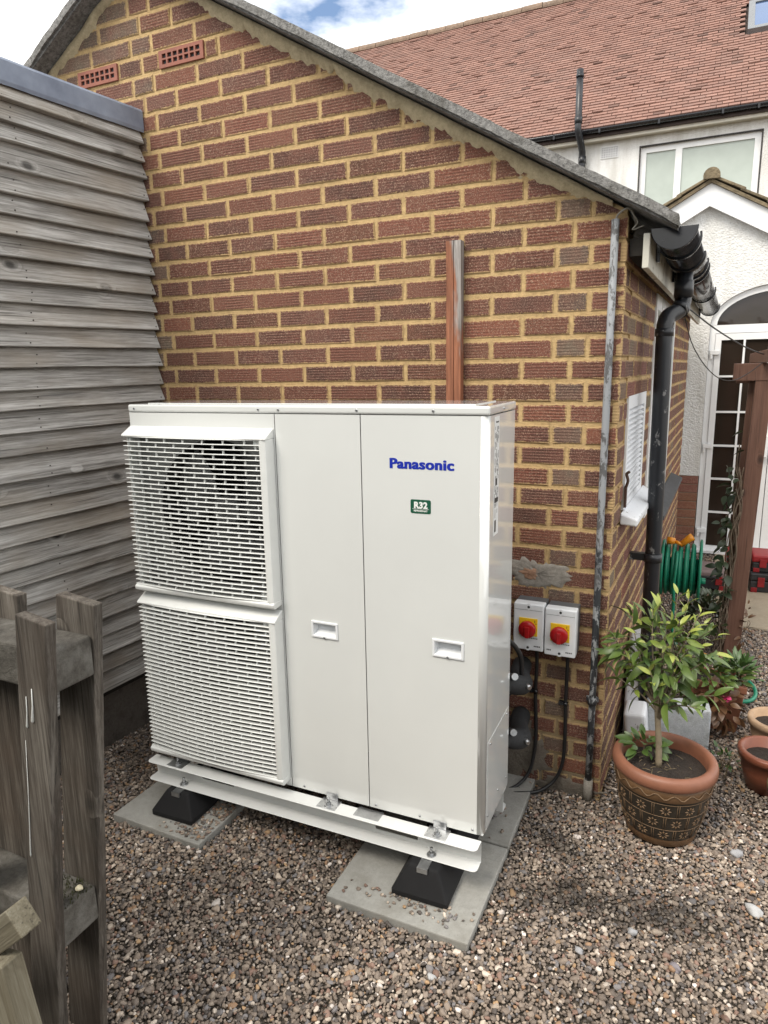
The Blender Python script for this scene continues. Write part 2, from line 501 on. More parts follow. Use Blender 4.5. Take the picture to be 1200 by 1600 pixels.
MAT['leaf'] = leaf_mat('green_leaf', (0.045, 0.088, 0.020), (0.135, 0.190, 0.038))
MAT['leafy'] = leaf_mat('yellow_green_leaf', (0.17, 0.23, 0.04), (0.30, 0.34, 0.075))
MAT['leafdark'] = leaf_mat('dark_leaf', (0.018, 0.030, 0.012), (0.045, 0.065, 0.025))
MAT['leafred'] = leaf_mat('reddish_leaf', (0.10, 0.045, 0.022), (0.20, 0.115, 0.045))
MAT['drygrass'] = leaf_mat('dry_stem', (0.20, 0.15, 0.08), (0.33, 0.26, 0.15))
MAT['moss'] = plain('moss', (0.050, 0.055, 0.018), 0.95, 0.3, 150, 1.0, 0.01)


# ------------------------------------------------------------------ mesh helpers
class MB:
    def __init__(s):
        s.v, s.f, s.m = [], [], []
        s.ua, s.ub, s.c = [], [], []
        s.smooth = []

    def add(s, vs, fs, mi=0, smooth=False, ua=None, ub=None, col=None):
        o = len(s.v)
        s.v += [tuple(x) for x in vs]
        for q in fs:
            s.f.append([i + o for i in q])
            s.m.append(mi)
            s.smooth.append(smooth)
            if ua is not None:
                s.ua += [ua[i] for i in q]
                s.ub += [ub[i] for i in q]
            if col is not None:
                s.c += [col] * len(q)
        return s

    def box(s, a, b, mi=0):
        x0, y0, z0 = a
        x1, y1, z1 = b
        vs = [(x0, y0, z0), (x1, y0, z0), (x1, y1, z0), (x0, y1, z0), (x0, y0, z1), (x1, y0, z1), (x1, y1, z1), (x0, y1, z1)]
        fs = [(0, 3, 2, 1), (4, 5, 6, 7), (0, 1, 5, 4), (1, 2, 6, 5), (2, 3, 7, 6), (3, 0, 4, 7)]
        return s.add(vs, fs, mi)

    def prism(s, poly, axis, a, b, mi=0):
        """poly: 2-D outline in the two other axes (order x,y,z without axis)"""
        n = len(poly)

        def P(p, w):
            q = list(p)
            q.insert(axis, w)
            return tuple(q)
        vs = [P(p, a) for p in poly] + [P(p, b) for p in poly]
        fs = [tuple(range(n)), tuple(range(2 * n - 1, n - 1, -1))]
        fs += [(i, i + n, (i + 1) % n + n, (i + 1) % n) for i in range(n)]
        return s.add(vs, fs, mi)

    def tube(s, pts, r, seg=8, mi=0, cap=True, smooth=True):
        pts = [Vector(p) for p in pts]
        n = len(pts)
        rs = r if isinstance(r, (list, tuple)) else [r] * n
        vs, fs = [], []
        t0 = (pts[1] - pts[0]).normalized()
        ref = Vector((0, 0, 1)) if abs(t0.z) < 0.9 else Vector((1, 0, 0))
        a = t0.cross(ref).normalized()
        for i, p in enumerate(pts):
            t = (pts[min(i + 1, n - 1)] - pts[max(i - 1, 0)]).normalized()
            a = (a - t * a.dot(t))
            if a.length < 1e-6:
                a = t.orthogonal()
            a.normalize()
            b = t.cross(a)
            for k in range(seg):
                w = 2 * math.pi * k / seg
                vs.append(p + (a * math.cos(w) + b * math.sin(w)) * rs[i])
        for i in range(n - 1):
            for k in range(seg):
                k2 = (k + 1) % seg
                fs.append((i * seg + k, i * seg + k2, (i + 1) * seg + k2, (i + 1) * seg + k))
        s.add(vs, fs, mi, smooth)
        if cap:
            o = len(s.v) - len(vs)
            s.f.append([o + k for k in range(seg - 1, -1, -1)])
            s.f.append([o + (n - 1) * seg + k for k in range(seg)])
            s.m += [mi, mi]
            s.smooth += [False, False]
        return s

    def lathe(s, prof, seg=48, c=(0, 0, 0), mi=0, smooth=True):
        vs, fs = [], []
        for rr_, z in prof:
            for k in range(seg):
                w = 2 * math.pi * k / seg
                vs.append((c[0] + rr_ * math.cos(w), c[1] + rr_ * math.sin(w), c[2] + z))
        for i in range(len(prof) - 1):
            for k in range(seg):
                k2 = (k + 1) % seg
                fs.append((i * seg + k, i * seg + k2, (i + 1) * seg + k2, (i + 1) * seg + k))
        return s.add(vs, fs, mi, smooth)

    def sweep(s, sec, path_fn, n, mi=0, smooth=False, closed=True):
        """sec: list of 2-D; path_fn(i, (a, b)) -> 3-D"""
        m = len(sec)
        vs = [path_fn(i, q) for i in range(n) for q in sec]
        fs = []
        for i in range(n - 1):
            for k in range(m if closed else m - 1):
                k2 = (k + 1) % m
                fs.append((i * m + k, i * m + k2, (i + 1) * m + k2, (i + 1) * m + k))
        s.add(vs, fs, mi, smooth)
        if closed:
            o = len(s.v) - len(vs)
            s.f += [[o + k for k in range(m - 1, -1, -1)], [o + (n - 1) * m + k for k in range(m)]]
            s.m += [mi, mi]
            s.smooth += [False, False]
        return s

    def mesh(s, name, mats):
        me = bpy.data.meshes.new(name)
        me.from_pydata(s.v, [], s.f)
        for m in (mats if isinstance(mats, (list, tuple)) else [mats]):
            me.materials.append(m)
        me.polygons.foreach_set('material_index', s.m)
        me.polygons.foreach_set('use_smooth', s.smooth)
        if s.ua:
            for nm, dat in (('ua', s.ua), ('ub', s.ub)):
                l = me.uv_layers.new(name=nm)
                l.data.foreach_set('uv', [x for q in dat for x in q])
        if s.c:
            ca = me.color_attributes.new('Col', 'FLOAT_COLOR', 'CORNER')
            ca.data.foreach_set('color', [x for q in s.c for x in (*q, 1.0)])
        me.update()
        return me


def fix_normals(me):
    bm = bmesh.new()
    bm.from_mesh(me)
    bmesh.ops.recalc_face_normals(bm, faces=bm.faces)
    bm.to_mesh(me)
    bm.free()


def tag(o, label=None, cat=None, group=None, kind=None):
    if label:
        o['label'] = label
    if cat:
        o['category'] = cat
    if group:
        o['group'] = group
    if kind:
        o['kind'] = kind
    return o


def link(name, me, parent=None, mat4=None, color=None):
    """me is in world coordinates (mat4 None) or local with placement mat4; parent keeps world placement"""
    o = bpy.data.objects.new(name, me)
    COL.objects.link(o)
    if mat4 is not None:
        o.matrix_basis = mat4
    if parent is not None:
        o.parent = parent
        o.matrix_parent_inverse = WM[parent.name].inverted()
    WM[o.name] = mat4.copy() if mat4 is not None else Matrix.Identity(4)
    if color is not None:
        o.color = (*color, 1)
    return o


WM = {}


def build(mb, name, mat, parent=None, fix=True, bevel=0, seg=2, mat4=None, ang=35):
    me = mb.mesh(name, mat)
    if fix:
        fix_normals(me)
    o = link(name, me, parent, mat4)
    if bevel:
        b = o.modifiers.new('bevel', 'BEVEL')
        b.width = bevel
        b.segments = seg
        b.limit_method = 'ANGLE'
        b.angle_limit = R(ang)
        b.harden_normals = False
    return o


def local(mb, name, mat, parent, bevel=0, seg=2, fix=True, smooth=False, at=None):
    """a part whose mesh is in the local space of its parent; at = extra placement inside that space"""
    me = mb.mesh(name, mat)
    if fix:
        fix_normals(me)
    if smooth:
        me.polygons.foreach_set('use_smooth', [True] * len(me.polygons))
    return local_me(me, name, parent, bevel, seg, at)


def local_me(me, name, parent, bevel=0, seg=2, at=None):
    o = bpy.data.objects.new(name, me)
    COL.objects.link(o)
    o.parent = parent
    if at is not None:
        o.matrix_basis = at
    WM[o.name] = WM[parent.name] @ (at if at is not None else Matrix.Identity(4))
    if bevel:
        b = o.modifiers.new('bevel', 'BEVEL')
        b.width = bevel
        b.segments = seg
        b.limit_method = 'ANGLE'
        b.angle_limit = R(35)
    return o


def empty(name, loc, label, cat, group=None, rot=None):
    o = bpy.data.objects.new(name, None)
    o.empty_display_size = 0.1
    COL.objects.link(o)
    M = Matrix.Translation(loc)
    if rot is not None:
        M = M @ rot
    o.matrix_basis = M
    WM[o.name] = M.copy()
    return tag(o, label, cat, group)


def grid_wall(us, zs, holes, d0, d1, place):
    """wall slab with rectangular openings: us/zs break lines, holes (u0,u1,z0,z1); place(u, d, z)->xyz"""
    mb = MB()

    def solid(i, j):
        if i < 0 or j < 0 or i >= len(us) - 1 or j >= len(zs) - 1:
            return False
        cu, cz = (us[i] + us[i + 1]) / 2, (zs[j] + zs[j + 1]) / 2
        return not any(a < cu < b and c < cz < d for a, b, c, d in holes)

    def q(*p):
        mb.add([place(*x) for x in p], [(0, 1, 2, 3)])
    for i in range(len(us) - 1):
        for j in range(len(zs) - 1):
            if not solid(i, j):
                continue
            u0_, u1_, z0, z1 = us[i], us[i + 1], zs[j], zs[j + 1]
            q((u0_, d0, z0), (u1_, d0, z0), (u1_, d0, z1), (u0_, d0, z1))
            q((u0_, d1, z0), (u0_, d1, z1), (u1_, d1, z1), (u1_, d1, z0))
            if not solid(i - 1, j):
                q((u0_, d0, z0), (u0_, d0, z1), (u0_, d1, z1), (u0_, d1, z0))
            if not solid(i + 1, j):
                q((u1_, d0, z0), (u1_, d1, z0), (u1_, d1, z1), (u1_, d0, z1))
            if not solid(i, j - 1):
                q((u0_, d0, z0), (u0_, d1, z0), (u1_, d1, z0), (u1_, d0, z0))
            if not solid(i, j + 1):
                q((u0_, d0, z1), (u1_, d0, z1), (u1_, d1, z1), (u0_, d1, z1))
    return mb


def weld(me, d=1e-4):
    bm = bmesh.new()
    bm.from_mesh(me)
    bmesh.ops.remove_doubles(bm, verts=bm.verts, dist=d)
    bmesh.ops.recalc_face_normals(bm, faces=bm.faces)
    bm.to_mesh(me)
    bm.free()


def text_mesh(body, size, mat, depth=0.0006, bold=0.0, align='LEFT', space=1.0):
    cu = bpy.data.curves.new('lettering', 'FONT')
    cu.body = body
    cu.size = size
    cu.extrude = depth
    cu.offset = bold
    cu.align_x = align
    cu.space_character = space
    cu.resolution_u = 4
    o = bpy.data.objects.new('lettering', cu)
    COL.objects.link(o)
    dg = bpy.context.evaluated_depsgraph_get()
    me = bpy.data.meshes.new_from_object(o.evaluated_get(dg))
    bpy.data.objects.remove(o)
    me.materials.clear()
    me.materials.append(mat)
    return me


def bez(pts, n=24):
    """Catmull-Rom through points"""
    P = [Vector(p) for p in pts]
    P = [P[0] * 2 - P[1]] + P + [P[-1] * 2 - P[-2]]
    out = []
    segs = len(P) - 3
    for i in range(segs):
        a, b, c, d = P[i:i + 4]
        m = max(2, n // segs)
        for k in range(m):
            t = k / m
            out.append(0.5 * ((2 * b) + (c - a) * t + (2 * a - 5 * b + 4 * c - d) * t * t + (3 * b - a - 3 * c + d) * t ** 3))
    out.append(P[-2])
    return out

# ================================================================== SETTING
K = 0.029                      # the garage flank runs slightly out of square


def sx(y):
    return K * y


mb = MB()
mb.add([(-300, -300, -0.014), (300, -300, -0.014), (300, 400, -0.014), (-300, 400, -0.014)], [(0, 1, 2, 3)])
t = NT('gravelly_soil')
P = t.pos()
n1, n2, n3 = t.noise(P, 2.0, 4), t.noise(P, 90, 5, 0.7), t.vor(P, 85)
c = t.ramp(n2, [(0.35, (0.050, 0.040, 0.030)), (0.65, (0.13, 0.108, 0.085))])
c = t.mix(t.ramp(n3, [(0.1, 0.6), (0.4, 0.0)]), c, (0.22, 0.19, 0.155))
MAT['dirt'] = t.out(c, 0.95, t.bump(t.math('ADD', n2, n3), 0.8, 0.01))
tag(build(mb, 'ground', MAT['dirt'], fix=False), kind='structure')

mb = MB()
mb.box((0.42, 2.16, -0.05), (6.0, 3.985, 0.012))
tag(build(mb, 'path', MAT['path'], bevel=0.01), kind='structure')

# ------------------------------------------------------------------ garage
APX, SLOPE = -1.965, 0.585
EAVE_X = 0.149


def z_top(x):                  # top of the roof sheet at the verge
    return 2.068 + SLOPE * (EAVE_X - x) if x >= APX else 2.068 + SLOPE * (EAVE_X - APX) - 0.6 * (APX - x)


TH = 0.031
garage = empty('brick_garage', (-2.0, 1.8, 0), 'brown brick garage with yellow mortar, gable end behind the white unit', 'garage')

mb = MB()
zw = lambda x: z_top(x) - TH - 0.012
mb.prism([(-4.05, -0.25), (-0.004, -0.25), (-0.004, zw(-0.004)), (APX, zw(APX)), (-4.05, zw(-4.05))], 1, 0.004, 0.215)
gable = build(mb, 'gable_wall', MAT['mortar'], garage)

BR_COLS = [(0.142, 0.055, 0.036), (0.116, 0.050, 0.036), (0.164, 0.061, 0.039), (0.096, 0.045, 0.034), (0.134, 0.058, 0.035), (0.196, 0.072, 0.042), (0.150, 0.062, 0.040), (0.108, 0.050, 0.037)]
GREY_BR = [(0.155, 0.125, 0.090), (0.125, 0.098, 0.075), (0.140, 0.112, 0.085)]


def clip_poly(poly, fn):
    out = []
    n = len(poly)
    for i in range(n):
        a, b = poly[i], poly[(i + 1) % n]
        fa, fb = fn(a), fn(b)
        if fa >= 0:
            out.append(a)
        if fa * fb < 0:
            t_ = fa / (fa - fb)
            out.append((a[0] + (b[0] - a[0]) * t_, a[1] + (b[1] - a[1]) * t_))
    return out


def brick_geo(w, h, rng, poly=None, deep=0.02, cham=0.0040, jit=0.0021, sub=True):
    """outline in x,z about its own centre, face towards -y; returns verts, faces, uv a, uv b"""
    if poly is None:
        poly = [(-w / 2, -h / 2), (w / 2, -h / 2), (w / 2, h / 2), (-w / 2, h / 2)]
        if sub:
            poly = [(-w / 2, -h / 2), (-w / 6, -h / 2), (w / 6, -h / 2), (w / 2, -h / 2), (w / 2, 0), (w / 2, h / 2), (w / 6, h / 2), (-w / 6, h / 2), (-w / 2, h / 2), (-w / 2, 0)]
    n = len(poly)
    ps = [(x + rng.uniform(-jit, jit), z + rng.uniform(-jit, jit)) for x, z in poly]
    cx_, cz_ = sum(q[0] for q in ps) / n, sum(q[1] for q in ps) / n

    def ins(q):
        dx, dz = q[0] - cx_, q[1] - cz_
        l = math.hypot(dx, dz) or 1
        return (q[0] - (cham if dx > 0 else -cham) * min(1, abs(dx) / 0.02), q[1] - (cham if dz > 0 else -cham) * min(1, abs(dz) / 0.02))
    vs = [(x, deep, z) for x, z in ps] + [(x, cham * 0.7, z) for x, z in ps] + [(ins(q)[0], 0.0, ins(q)[1]) for q in ps]
    fs = [tuple(range(2 * n, 3 * n))]
    for i in range(n):
        j = (i + 1) % n
        fs.append((n + i, n + j, 2 * n + j, 2 * n + i))
        fs.append((i, j, n + j, n + i))
    ua = [(v[0] + w / 2, v[2] + h / 2) for v in vs]
    ub = [(w / 2 - v[0], h / 2 - v[2]) for v in vs]
    return vs, fs, ua, ub


BH, PIT = 0.0622, 0.075
brick_cache = {}


def brick_me(w, var):
    key = (round(w, 4), var)
    if key not in brick_cache:
        m_ = MB()
        vs, fs, ua, ub = brick_geo(w, BH, random.Random(hash(key) & 0xffff))
        m_.add(vs, fs, 0, False, ua, ub)
        brick_cache[key] = m_.mesh('brick', MAT['brick'])
    return brick_cache[key]


def course_joints(row, xmin, xmax=0.0):
    """perpend positions from right (the corner) to the left"""
    if row % 2 == 1:
        js = [0.0, -0.169, -0.3375]
    else:
        js = [0.0, -0.1125, -0.225]
    while js[-1] > -1.80:
        js.append(js[-1] - 0.225)
    if row % 2 == 1:
        js += [-2.025]
    else:
        js += [-1.969]
    while js[-1] > xmin:
        js.append(js[-1] - 0.225)
    return js


VENTS = [(-2.335, -2.095, 37.5), (-1.868, -1.641, 37.5)]
vent_rects = [(-2.332, -2.104, 2.8555, 2.9200), (-1.872, -1.644, 2.8555, 2.9200)]
gable_bricks = []
brng = random.Random(11)
for row in range(-2, 44):
    z0 = row * PIT + 0.0064
    js = course_joints(row, -3.95)
    for a, b in zip(js, js[1:]):
        xr, xl = a - (0.0062 if a < 0 else 0), b + 0.0062
        if xr - xl < 0.03:
            continue
        x_ = (xr + xl) / 2
        zc = z0 + BH / 2
        if x_ < -2.3 and zc < 2.45:
            continue
        if any(xl < v1 - 0.02 and xr > v0 + 0.02 and z0 < vz1 - 0.02 and z0 + BH > vz0 + 0.02 for v0, v1, vz0, vz1 in vent_rects):
            # shortened beside an air brick
            for v0, v1, vz0, vz1 in vent_rects:
                if xl < v1 and xr > v0 and z0 < vz1 - 0.02 and z0 + BH > vz0 + 0.02:
                    for (p0, p1) in ((xl, v0 - 0.008), (v1 + 0.008, xr)):
                        if p1 - p0 > 0.045:
                            gable_bricks.append((p0, p1, z0, row, 'x'))
            continue
        zl = min(zw(xl), zw(xr)) - 0.012
        if z0 + BH > zl:
            if z0 > max(zw(xl), zw(xr)) - 0.04:
                continue
            gable_bricks.append((xl, xr, z0, row, 'cut'))
        else:
            gable_bricks.append((xl, xr, z0, row, ''))


def brick_visible(xl, xr, z):
    x = (xl + xr) / 2
    if x < -2.03:
        return z > 2.62
    if z < -0.02:
        return False
    if -1.62 < x < -0.36 and z < 1.47:
        return False
    if x < -1.6 and z < 1.3:
        return False
    return True


order = sorted(gable_bricks, key=lambda q: (not brick_visible(q[0], q[1], q[2] + 0.03), -q[2]))
joined = MB()
n_ind = 0
for xl, xr, z0, row, kind in order:
    w = xr - xl
    x, z = (xl + xr) / 2, z0 + BH / 2
    col = list(brng.choice(BR_COLS))
    if 0.09 < w < 0.115 and -0.23 < x < -0.11 and brng.random() < 0.85:
        col = list(brng.choice(GREY_BR))
    elif x < -1.9 and brng.random() < 0.25:
        col = list(brng.choice(GREY_BR))
    f_ = brng.uniform(0.72, 1.3)
    col = [q * f_ for q in col]
    M = Matrix.Translation((x, brng.uniform(-0.0018, 0.0012), z + brng.uniform(-0.001, 0.001))) @ Matrix.Rotation(brng.uniform(-0.006, 0.006), 4, 'Y')
    poly = None
    if kind == 'cut':
        poly = clip_poly([(-w / 2, -BH / 2), (w / 2, -BH / 2), (w / 2, BH / 2), (-w / 2, BH / 2)], lambda q: zw(x + q[0]) - 0.014 - (z + q[1]))
        if len(poly) < 3:
            continue
        ar = abs(sum(poly[i][0] * poly[(i + 1) % len(poly)][1] - poly[(i + 1) % len(poly)][0] * poly[i][1] for i in range(len(poly)))) / 2
        if ar < 0.0012:
            continue
    if brick_visible(xl, xr, z) and n_ind < 295:
        if poly is not None:
            m_ = MB()
            vs, fs, ua, ub = brick_geo(w, BH, brng, poly)
            m_.add(vs, fs, 0, False, ua, ub)
            me = m_.mesh('brick', MAT['brick'])
        else:
            me = brick_me(w, brng.randrange(5))
        link('brick', me, gable, M, col)
        n_ind += 1
    else:
        vs, fs, ua, ub = brick_geo(w, BH, brng, poly)
        joined.add([M @ Vector(v) for v in vs], fs, 0, False, ua, ub, tuple(col))
me = joined.mesh('brickwork', MAT['brick_j'])
tag(link('hidden_brickwork', me, gable), kind='stuff')

# flank wall (far right of the garage), running to the porch
OP1 = (0.20, 0.785, 1.085, 1.515)     # louvred opening
OP2 = (0.985, 2.10, 0.90, 1.945)      # window further back
mb = grid_wall([0.215, OP1[0] + 0.02, OP1[1], OP2[0], OP2[1], 3.66], [-0.25, OP2[2], OP1[2], OP1[3], OP2[3], 2.055],
               [(OP1[0] + 0.02, OP1[1], OP1[2], OP1[3]), OP2], -0.004, -0.22, lambda u, d, z: (sx(u) + d, u, z))
flank = build(mb, 'flank_wall', MAT['mortar'], garage, fix=False)
weld(flank.data)
joined = MB()
Rz = Matrix.Rotation(math.pi / 2 - math.atan(K), 4, 'Z')
for row in range(-2, 27):
    z0 = row * PIT + 0.0064
    u = 0.0
    first = True
    while u < 3.62:
        w = (0.104 if row % 2 else 0.165) if first else 0.215
        first = False
        a, b = u, min(u + w, 3.64)
        u += w + 0.010
        segs = [(a, b)]
        for o in (OP1, OP2):
            if z0 + BH > o[2] + 0.02 and z0 < o[3] - 0.02:
                ns = []
                for (p0, p1) in segs:
                    if p1 <= o[0] or p0 >= o[1]:
                        ns.append((p0, p1))
                    else:
                        if o[0] - p0 > 0.04:
                            ns.append((p0, o[0]))
                        if p1 - o[1] > 0.04:
                            ns.append((o[1], p1))
                segs = ns
        for (p0, p1) in segs:
            if p1 - p0 < 0.03:
                continue
            x = (p0 + p1) / 2
            col = [q * brng.uniform(0.8, 1.15) for q in brng.choice(BR_COLS + GREY_BR[:1])]
            vs, fs, ua, ub = brick_geo(p1 - p0, BH, brng, deep=0.02)
            M = Matrix.Translation((sx(x) + brng.uniform(-0.0012, 0.002), x + (0.0005 if p0 < 0.01 else 0), z0 + BH / 2)) @ Rz
            joined.add([M @ Vector(v) for v in vs], fs, 0, False, ua, ub, tuple(col))
tag(link('flank_brickwork', joined.mesh('brickwork', MAT['brick_j']), flank), kind='stuff')

# air bricks
for (x0, x1, z0, z1) in vent_rects:
    mb = MB()
    nx, nz = 7, 2
    cw, ch = (x1 - x0), (z1 - z0)
    bx_ = 0.013
    us = [x0, x0 + bx_]
    holes = []
    pw = (cw - 2 * bx_) / nx
    for i in range(nx):
        a = x0 + bx_ + i * pw
        us += [a + 0.004, a + pw - 0.004]
    us += [x1 - bx_, x1]
    us = sorted(set(round(q, 5) for q in us))
    zs = [z0, z0 + 0.010]
    ph = (ch - 0.02) / nz
    for j in range(nz):
        b = z0 + 0.010 + j * ph
        zs += [b + 0.003, b + ph - 0.003]
        for i in range(nx):
            a = x0 + bx_ + i * pw
            holes.append((a + 0.004, a + pw - 0.004, b + 0.003, b + ph - 0.003))
    zs += [z1 - 0.010, z1]
    zs = sorted(set(round(q, 5) for q in zs))
    ab = build(grid_wall(us, zs, holes, -0.006, 0.020, lambda u, d, z: (u, d, z)), 'air_brick', plain('red_clay_vent', (0.27, 0.105, 0.075), 0.8, 0.12, 40, 0.3), gable, fix=False)
    weld(ab.data)
    mb = MB().box((x0 + 0.004, 0.0035, z0 + 0.004), (x1 - 0.004, 0.0038, z1 - 0.004))
    build(mb, 'air_brick_void', MAT['inner'], gable)

# repair patch of cement with a bedded stone, and a cement skirt near the ground


def blob_patch(cx_, cz_, rx, rz, yb, th, seed, name, mat, parent):
    m_ = MB()
    n, rings = 64, 6
    vs = [(cx_, yb - th, cz_)]
    for k in range(1, rings + 1):
        for i in range(n):
            w = 2 * math.pi * i / n
            q = 1 + 0.5 * mnoise.noise(Vector((math.cos(w) * 1.7 + seed, math.sin(w) * 1.7, seed * 0.7))) + 0.24 * mnoise.noise(Vector((math.cos(w) * 6, math.sin(w) * 6 + seed, 1))) + 0.20 * mnoise.noise(Vector((math.cos(w) * 15, math.sin(w) * 15 + seed, 3)))
            rr_ = k / rings
            y = yb - th * (1 - rr_ ** 3) * (0.7 + 0.6 * mnoise.noise(Vector((k * 1.3, i * 0.9, seed))))
            if k == rings:
                y = yb + 0.006
            vs.append((cx_ + rx * rr_ * q * math.cos(w), y, cz_ + rz * rr_ * q * math.sin(w)))
    fs = [(0, 1 + i, 1 + (i + 1) % n) for i in range(n)]
    for k in range(rings - 1):
        for i in range(n):
            a, b = 1 + k * n, 1 + (k + 1) * n
            fs.append((a + i, b + i, b + (i + 1) % n, a + (i + 1) % n))
    m_.add(vs, fs, 0, True)
    return build(m_, name, mat, parent)


blob_patch(-0.262, 0.872, 0.115, 0.060, -0.001, 0.006, 3.3, 'cement_patch', MAT['cementpatch'], gable)
blob_patch(-0.285, 0.868, 0.036, 0.026, -0.0035, 0.006, 8.1, 'bedded_stone', plain('pink_stone', (0.34, 0.20, 0.13), 0.85, 0.12, 60, 0.4), gable)
MAT['smear'] = concrete('dirty_cement_smear', (0.12, 0.10, 0.08), (0.24, 0.21, 0.17), (0.10, 0.065, 0.05), 2.5, 1.0)
blob_patch(-0.33, 0.13, 0.13, 0.15, -0.0005, 0.004, 5.2, 'cement_smear', MAT['smear'], gable)
blob_patch(-0.13, 0.012, 0.13, 0.04, -0.0005, 0.005, 1.7, 'cement_smear', MAT['smear'], gable)

# roof sheets and verge
mb = MB()
T = lambda x, d=0.0: (x, z_top(x) - d)
Y0, Y1 = -0.10, 3.70
poly = [(EAVE_X, 2.068 - TH * 1.1), (EAVE_X, 2.068), (APX, z_top(APX)), (-4.15, z_top(-4.15)), (-4.15, z_top(-4.15) - TH * 1.15), (APX, z_top(APX) - TH * 1.15)]
vs, fs = [], []
N = 60
for i in range(N + 1):                     # ragged outer edge towards the viewer
    pass
mb.prism(poly, 1, Y0 + 0.012, Y1)
roof = build(mb, 'roof', MAT['verge'], garage)
for v in roof.data.vertices:
    if v.co.x > 0:
        v.co.x += sx(max(0, v.co.y))
# verge edge: uneven cement edge strip along the right-hand slope and the left-hand slope
for side_, (xa, xb) in (('r', (EAVE_X + 0.006, APX)), ('l', (-4.15, APX))):
    mb = MB()
    n = 120
    sec = [(0.0, 0.0), (0.0, -1.0), (0.06, -1.0), (0.06, 0.0)]

    def pf(i, q, xa=xa, xb=xb, n=n):
        x = xa + (xb - xa) * i / (n - 1)
        dz = 0.004 * mnoise.noise(Vector((x * 9, 1.1, 0))) + 0.002 * mnoise.noise(Vector((x * 40, 7.1, 0)))
        dy = 0.006 * mnoise.noise(Vector((x * 12, 4.4, 0))) + 0.003 * mnoise.noise(Vector((x * 50, 4.4, 2)))
        th = TH * (1.05 + 0.18 * mnoise.noise(Vector((x * 7, 9.4, 0))))
        return (x, Y0 + q[0] + dy, z_top(x) + 0.004 + dz + q[1] * th)
    mb.sweep(sec, pf, n)
    build(mb, 'verge_edge', MAT['verge'], roof)
    # mortar fillet under the verge
    mb = MB()
    n = 170

    def pf2(i, q, xa=xa, xb=xb, n=n):
        x = xa + (xb - xa) * i / (n - 1)
        lo = min(1.0, max(0.0, (xa - x) / 0.25 + 0.25 if xa > xb else 1.0)) * ((0.055 if xa > xb else 0.030) + 0.036 * mnoise.noise(Vector((x * 5, 2.0, 0))) + 0.020 * mnoise.noise(Vector((x * 26, 5.0, 0))) + 0.016 * mnoise.noise(Vector((x * 60, 5.0, 0))))
        lo = max(0.015, lo)
        th = 0.018 + 0.012 * mnoise.noise(Vector((x * 8, 3, 1)))
        zt = z_top(x) - TH - 0.010
        return (x, {0: 0.03, 1: -th, 2: -0.009 + 0.004 * mnoise.noise(Vector((x * 30, 3, 5))), 3: 0.0035}[q[0]], zt - {0: 0.0, 1: 0.0, 2: lo * 0.6, 3: lo}[q[0]])
    if side_ == 'r':
        xa2 = -0.17
        mb.sweep([(0, 0), (1, 0), (2, 0), (3, 0)], lambda i, q: pf2(i, q, -0.05, xb), n, closed=False, smooth=True)
    else:
        mb.sweep([(0, 0), (1, 0), (2, 0), (3, 0)], pf2, n, closed=False, smooth=True)
    build(mb, 'mortar_fillet', MAT['fillet'], gable)

# loose cable ends tucked under the eave
mb = MB()
mb.tube(bez([(-0.037, -0.02, 2.08), (-0.030, -0.022, 2.098), (-0.006, -0.03, 2.112), (0.012, -0.01, 2.105), (0.02, 0.05, 2.07), (0.0, 0.12, 2.06)], 20), 0.0035, 6)
mb.tube(bez([(0.012, -0.03, 2.10), (0.03, -0.02, 2.07), (0.015, -0.015, 2.05), (0.05, -0.01, 2.06)], 18), 0.002, 5)
build(mb, 'eave_cable', plain('grey_cable', (0.30, 0.28, 0.24), 0.6, 0.1, 30, 0.05), garage)

# fascia board, gutter, brackets
FX = 0.050
mb = MB()
mb.box((FX, -0.012, 1.930), (FX + 0.020, 3.6, 2.036))
fas = build(mb, 'fascia', MAT['fascia'], garage, bevel=0.002)
for v in fas.data.vertices:
    v.co.x += sx(v.co.y)
mb = MB()
mb.box((FX - 0.045, 0.03, 1.975), (FX - 0.004, 3.55, 2.03))
wp = build(mb, 'wall_plate', plain('dark_old_timber', (0.03, 0.026, 0.022), 0.9, 0.2, 30, 0.4), garage)
GR, GXC, GZ = 0.064, 0.140, 2.046


def gutter_shell(y0, y1, r, th, a0=180, a1=360, n=18):
    m_ = MB()
    sec = [(r * math.cos(R(a0 + (a1 - a0) * i / n)), r * math.sin(R(a0 + (a1 - a0) * i / n))) for i in range(n + 1)]
    sec += [((r - th) * math.cos(R(a1 - (a1 - a0) * i / n)), (r - th) * math.sin(R(a1 - (a1 - a0) * i / n))) for i in range(n + 1)]
    ys = [y0, y1]
    m_.sweep(sec, lambda i, q: (GXC + sx(ys[i]) + q[0], ys[i], GZ + q[1]), 2, smooth=True)
    return m_


gut = build(gutter_shell(0.004, 3.45, GR, 0.003), 'gutter', MAT['blackpl'], garage)
mb = MB()
n = 20
rim = [(GXC + (GR + 0.006) * math.cos(R(180 + 180 * i / n)), GZ + 0.004 + (GR + 0.006) * math.sin(R(180 + 180 * i / n))) for i in range(n + 1)]
mb.prism(rim, 1, -0.004, 0.006)
build(mb, 'end_stop', MAT['blackpl'], gut, bevel=0.002)
for yb in (0.20, 0.86, 1.02, 2.1, 3.35):
    m_ = gutter_shell(yb - 0.014, yb + 0.014, GR + 0.008, 0.007, 178, 372)
    m_.box((FX + 0.022 + sx(yb), yb - 0.013, GZ - 0.075), (FX + 0.032 + sx(yb), yb + 0.013, GZ + 0.0))
    build(m_, 'bracket', MAT['blackpl'], gut)
m_ = gutter_shell(0.54, 0.70, GR + 0.007, 0.006)
build(m_, 'outlet', MAT['blackpl'], gut)

